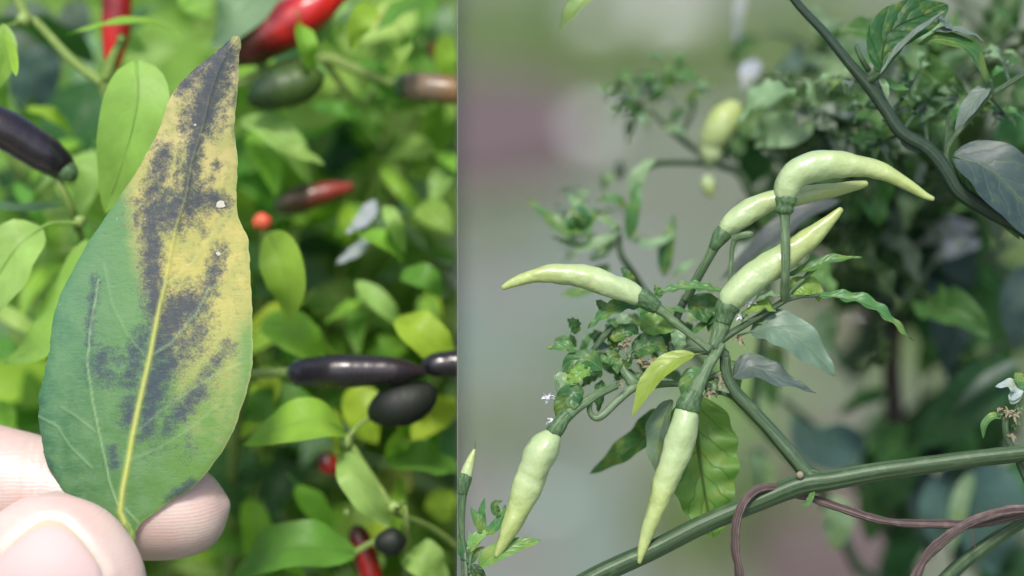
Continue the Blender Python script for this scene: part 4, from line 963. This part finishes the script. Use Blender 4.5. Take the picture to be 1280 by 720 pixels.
    big=[([(1130,250,70),(1150,290,66),(1155,330,66),(1130,375,68)],42,'dark'),([(1180,255,74),(1190,300,70),(1200,340,70),(1195,390,72)],34,'dark'),([(1100,235,66),(1085,270,64),(1090,310,66)],26,'deep'),
         ([(1220,285,62),(1190,285,60),(1165,298,60),(1140,310,62)],17,(.40,.42,.52)),([(1225,300,60),(1200,308,58),(1180,318,58),(1160,332,60)],16,(.40,.42,.52)),  # pale lavender leaves: sheen highlights of the dark foliage put into leaf colour
         ([(1270,455,60),(1220,490,56),(1180,530,56),(1140,560,60)],34,'dark'),([(1275,450,54),(1240,470,52),(1215,490,52),(1190,515,54)],9,'grey'),([(1190,500,70),(1165,530,66),(1130,560,68)],26,'dark'),
         ([(1250,580,66),(1240,620,62),(1235,670,62),(1245,720,66)],44,'blue'),([(1190,600,66),(1175,640,62),(1170,680,64)],30,'blue'),([(1215,590,60),(1200,630,58),(1190,690,60)],12,'mint'),
         ([(1290,330,58),(1270,380,56),(1272,440,58)],22,'navy'),([(1080,145,40),(1050,140,38),(1010,150,38),(966,156,40)],14,'grey'),([(1080,155,42),(1045,160,40),(1010,158,42)],14,'deep'),
         ([(1075,540,75),(1045,560,70),(1010,550,70),(990,520,72)],30,'blue'),([(1110,490,80),(1080,500,76),(1045,520,78)],14,'fresh'),([(1040,620,60),(1048,650,60),(1044,690,62)],20,'mint'),
         ([(1130,590,80),(1100,575,78),(1075,585,80)],22,'deep'),([(950,300,30),(930,320,28),(905,350,28)],14,'grey'),([(1050,250,26),(1010,262,24),(960,300,24),(900,350,26)],18,'plum'),
         ([(1040,385,60),(1030,420,60),(1050,450,62)],18,'mint'),([(975,430,70),(960,470,70),(970,510,72)],20,'fresh'),([(940,560,66),(955,590,66),(950,620,68)],18,'mint'),
         ([(945,75,62),(935,95,60),(930,112,60)],13,(.42,.46,.56)),([(955,112,62),(946,125,60),(940,138,60)],11,(.42,.46,.56)),([(930,-20,70),(924,20,70),(918,60,72)],8,(.40,.45,.50)),([(1150,100,60),(1130,130,60),(1150,160,62)],14,'fresh'),([(1165,85,56),(1180,110,56),(1175,150,58)],11,'mint'),([(1270,130,60),(1260,170,60),(1265,210,62)],18,'deep'),([(1140,160,60),(1120,200,62),(1100,215,64)],14,'deep'),
         ([(1060,190,60),(1030,170,60),(1000,180,62)],14,'fresh'),([(960,180,56),(945,200,56),(930,240,58)],20,'deep'),([(1240,400,76),(1200,420,74),(1160,415,76)],22,'deep'),([(1150,470,90),(1165,430,88),(1160,390,90)],14,'fresh')]
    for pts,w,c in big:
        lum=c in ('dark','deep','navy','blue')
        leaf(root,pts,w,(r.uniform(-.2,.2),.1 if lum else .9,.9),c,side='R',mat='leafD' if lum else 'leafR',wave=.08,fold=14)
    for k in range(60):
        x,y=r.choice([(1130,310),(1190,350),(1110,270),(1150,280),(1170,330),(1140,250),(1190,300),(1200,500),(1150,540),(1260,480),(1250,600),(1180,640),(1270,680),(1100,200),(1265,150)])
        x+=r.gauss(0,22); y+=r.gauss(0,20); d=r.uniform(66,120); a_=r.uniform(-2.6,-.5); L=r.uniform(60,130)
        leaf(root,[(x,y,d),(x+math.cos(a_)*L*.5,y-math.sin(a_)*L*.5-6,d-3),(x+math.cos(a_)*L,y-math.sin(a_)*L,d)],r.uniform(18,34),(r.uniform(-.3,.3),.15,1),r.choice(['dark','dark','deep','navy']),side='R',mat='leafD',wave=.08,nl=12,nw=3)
    tips=[W(r.uniform(930,1330),r.uniform(-20,330),r.uniform(.05,.16)) for _ in range(14)]+[W(r.uniform(1140,1330),r.uniform(380,720),r.uniform(.09,.2)) for _ in range(4)]
    bush(root,W(1190,260,.1),tips,r,'R','leafR','stemR',['deep','fresh','grey','dark','mint','blue','deep'],.009,(.011,.022),.045,cap=110,facing=.4,prange=(NFLAT,len(PROTO)))
    tips=[W(x+r.gauss(0,25),y+r.gauss(0,20),r.uniform(.02,.06)) for x,y in [(960,190),(930,250),(1000,130),(1040,190),(1060,110),(1090,170),(1130,130),(1160,150),(1210,90),(1240,150),(1260,200),(1100,260),(1150,230),(1060,290),(1100,340),(1260,40),(1200,60),(1080,60),(1225,240),(1080,420),(990,330)]]
    bush(root,W(1150,330,.09),tips,r,'R','leafR','stemR',['deep','deep','fresh','dark','mint','grey','dark'],.006,(.008,.016),.026,cap=150,facing=.35,prange=(NFLAT,len(PROTO)),stemr=(.0008,.0003))
    # 3: shrubs in the grass far behind
    specs=[('low broad shrub','low broad green shrub growing in bare soil far behind the upright chillies',(1000,40),1.2,['mid','bright','fresh']),
           ('low broad shrub','pale green shrub far behind the curled shoots',(690,50),1.9,['mid','mint','fresh']),
           ('low broad shrub','yellowish green shrub far behind the dark leaves and the brown trunk',(1235,380),1.5,['bright','olive','mid']),
           ('low broad shrub','short green shrub far behind the ridged stem and vine',(925,640),1.6,['bright','mid','fresh'])]
    for nm,lab,(px,py),d,cols in specs:
        g=ground_at(px,py) ; base=Vector((g.x,g.y,-.015)); top=base+Vector((0,0,.15))
        root=thing('background_shrub',base,lab,'shrub')
        fork=Vector((top.x,top.y,.04))
        tube(MB(),[(base.x,base.y,base.z,.008),(fork.x,fork.y,fork.z,.005)],n=8,nl=8).build('trunk',M['bark'],root,'R')
        k_=.35 if py>600 else .8; tips=[top+Vector((r.gauss(0,.055)*k_,r.gauss(0,.06)*k_,r.gauss(0,.045)*k_)) for _ in range(9 if k_==1 else 4)]
        bush(root,fork,tips,r,'R','leafR','stemR',cols,  .022,(.035,.06),.10,cap=60,facing=.4,stemr=(.003,.001))
back_plants()

# ------------------------------------------------------------------ on the far soil: pale stones and grass
def far_ground():
    r=random.Random(8)
    mst=plain_material('pale_stone',(.85,.85,.86),.6,30,.1,.002)
    for (px,py,rad,lab) in [(738,168,.032,'rounded pale stone on the soil left of the curled shoots'),(842,30,.06,'large pale stone at the far edge of the soil'),
                            (745,30,.04,'pale stone beside the largest stone on far soil'),(1095,380,.03,'pale stone behind the brown trunk'),(690,640,.018,'small pale stone on the soil behind the slender hanging chilli')]:
        g=ground_at(px,py); o=blob(MB(),Vector((0,0,0)),rad,px*.1,n=16,st=(1.1,.9,.55)).build('stone',mst,off=Vector((0,0,0)))
        o.location=(g.x,g.y,rad*.25); tag(o,lab,'stone','pale stones on the far soil')
    # grass patches
    m=leaf_material('grass_blade',rough=.5,trans=.3,vein=.1)
    mb=MB()
    for (px,py,sx,n) in [(960,60,.35,900),(690,70,.35,700),(640,300,.12,160),(760,470,.12,160),(640,560,.10,120),(1240,330,.25,500),(930,655,.10,350),(1190,430,.2,300),(620,20,.3,250)]:
        g=ground_at(px,py)
        for _ in range(n):
            p=Vector((g.x+r.gauss(0,sx*.5),g.y+r.gauss(0,sx*.6),-.02)); h=r.uniform(.03,.08); a=r.uniform(0,6.28); t=Vector((math.cos(a),math.sin(a),0)); s=Vector((-t.y,t.x,0))*.004
            q=p+Vector((0,0,h*.6))+t*h*.2; e=p+Vector((0,0,h))+t*h*.6
            mb.add([p-s,p+s,q+s*.7,q-s*.7,e],[(0,1,2,3),(3,2,4)],[(.3,0),(.7,0),(.7,.5),(.3,.5),(.5,1)])
    o=mb.build('grass',m,color=(.16,.24,.07)); tag(o,'patches of short green grass on the far soil','grass',kind='stuff')
far_ground()
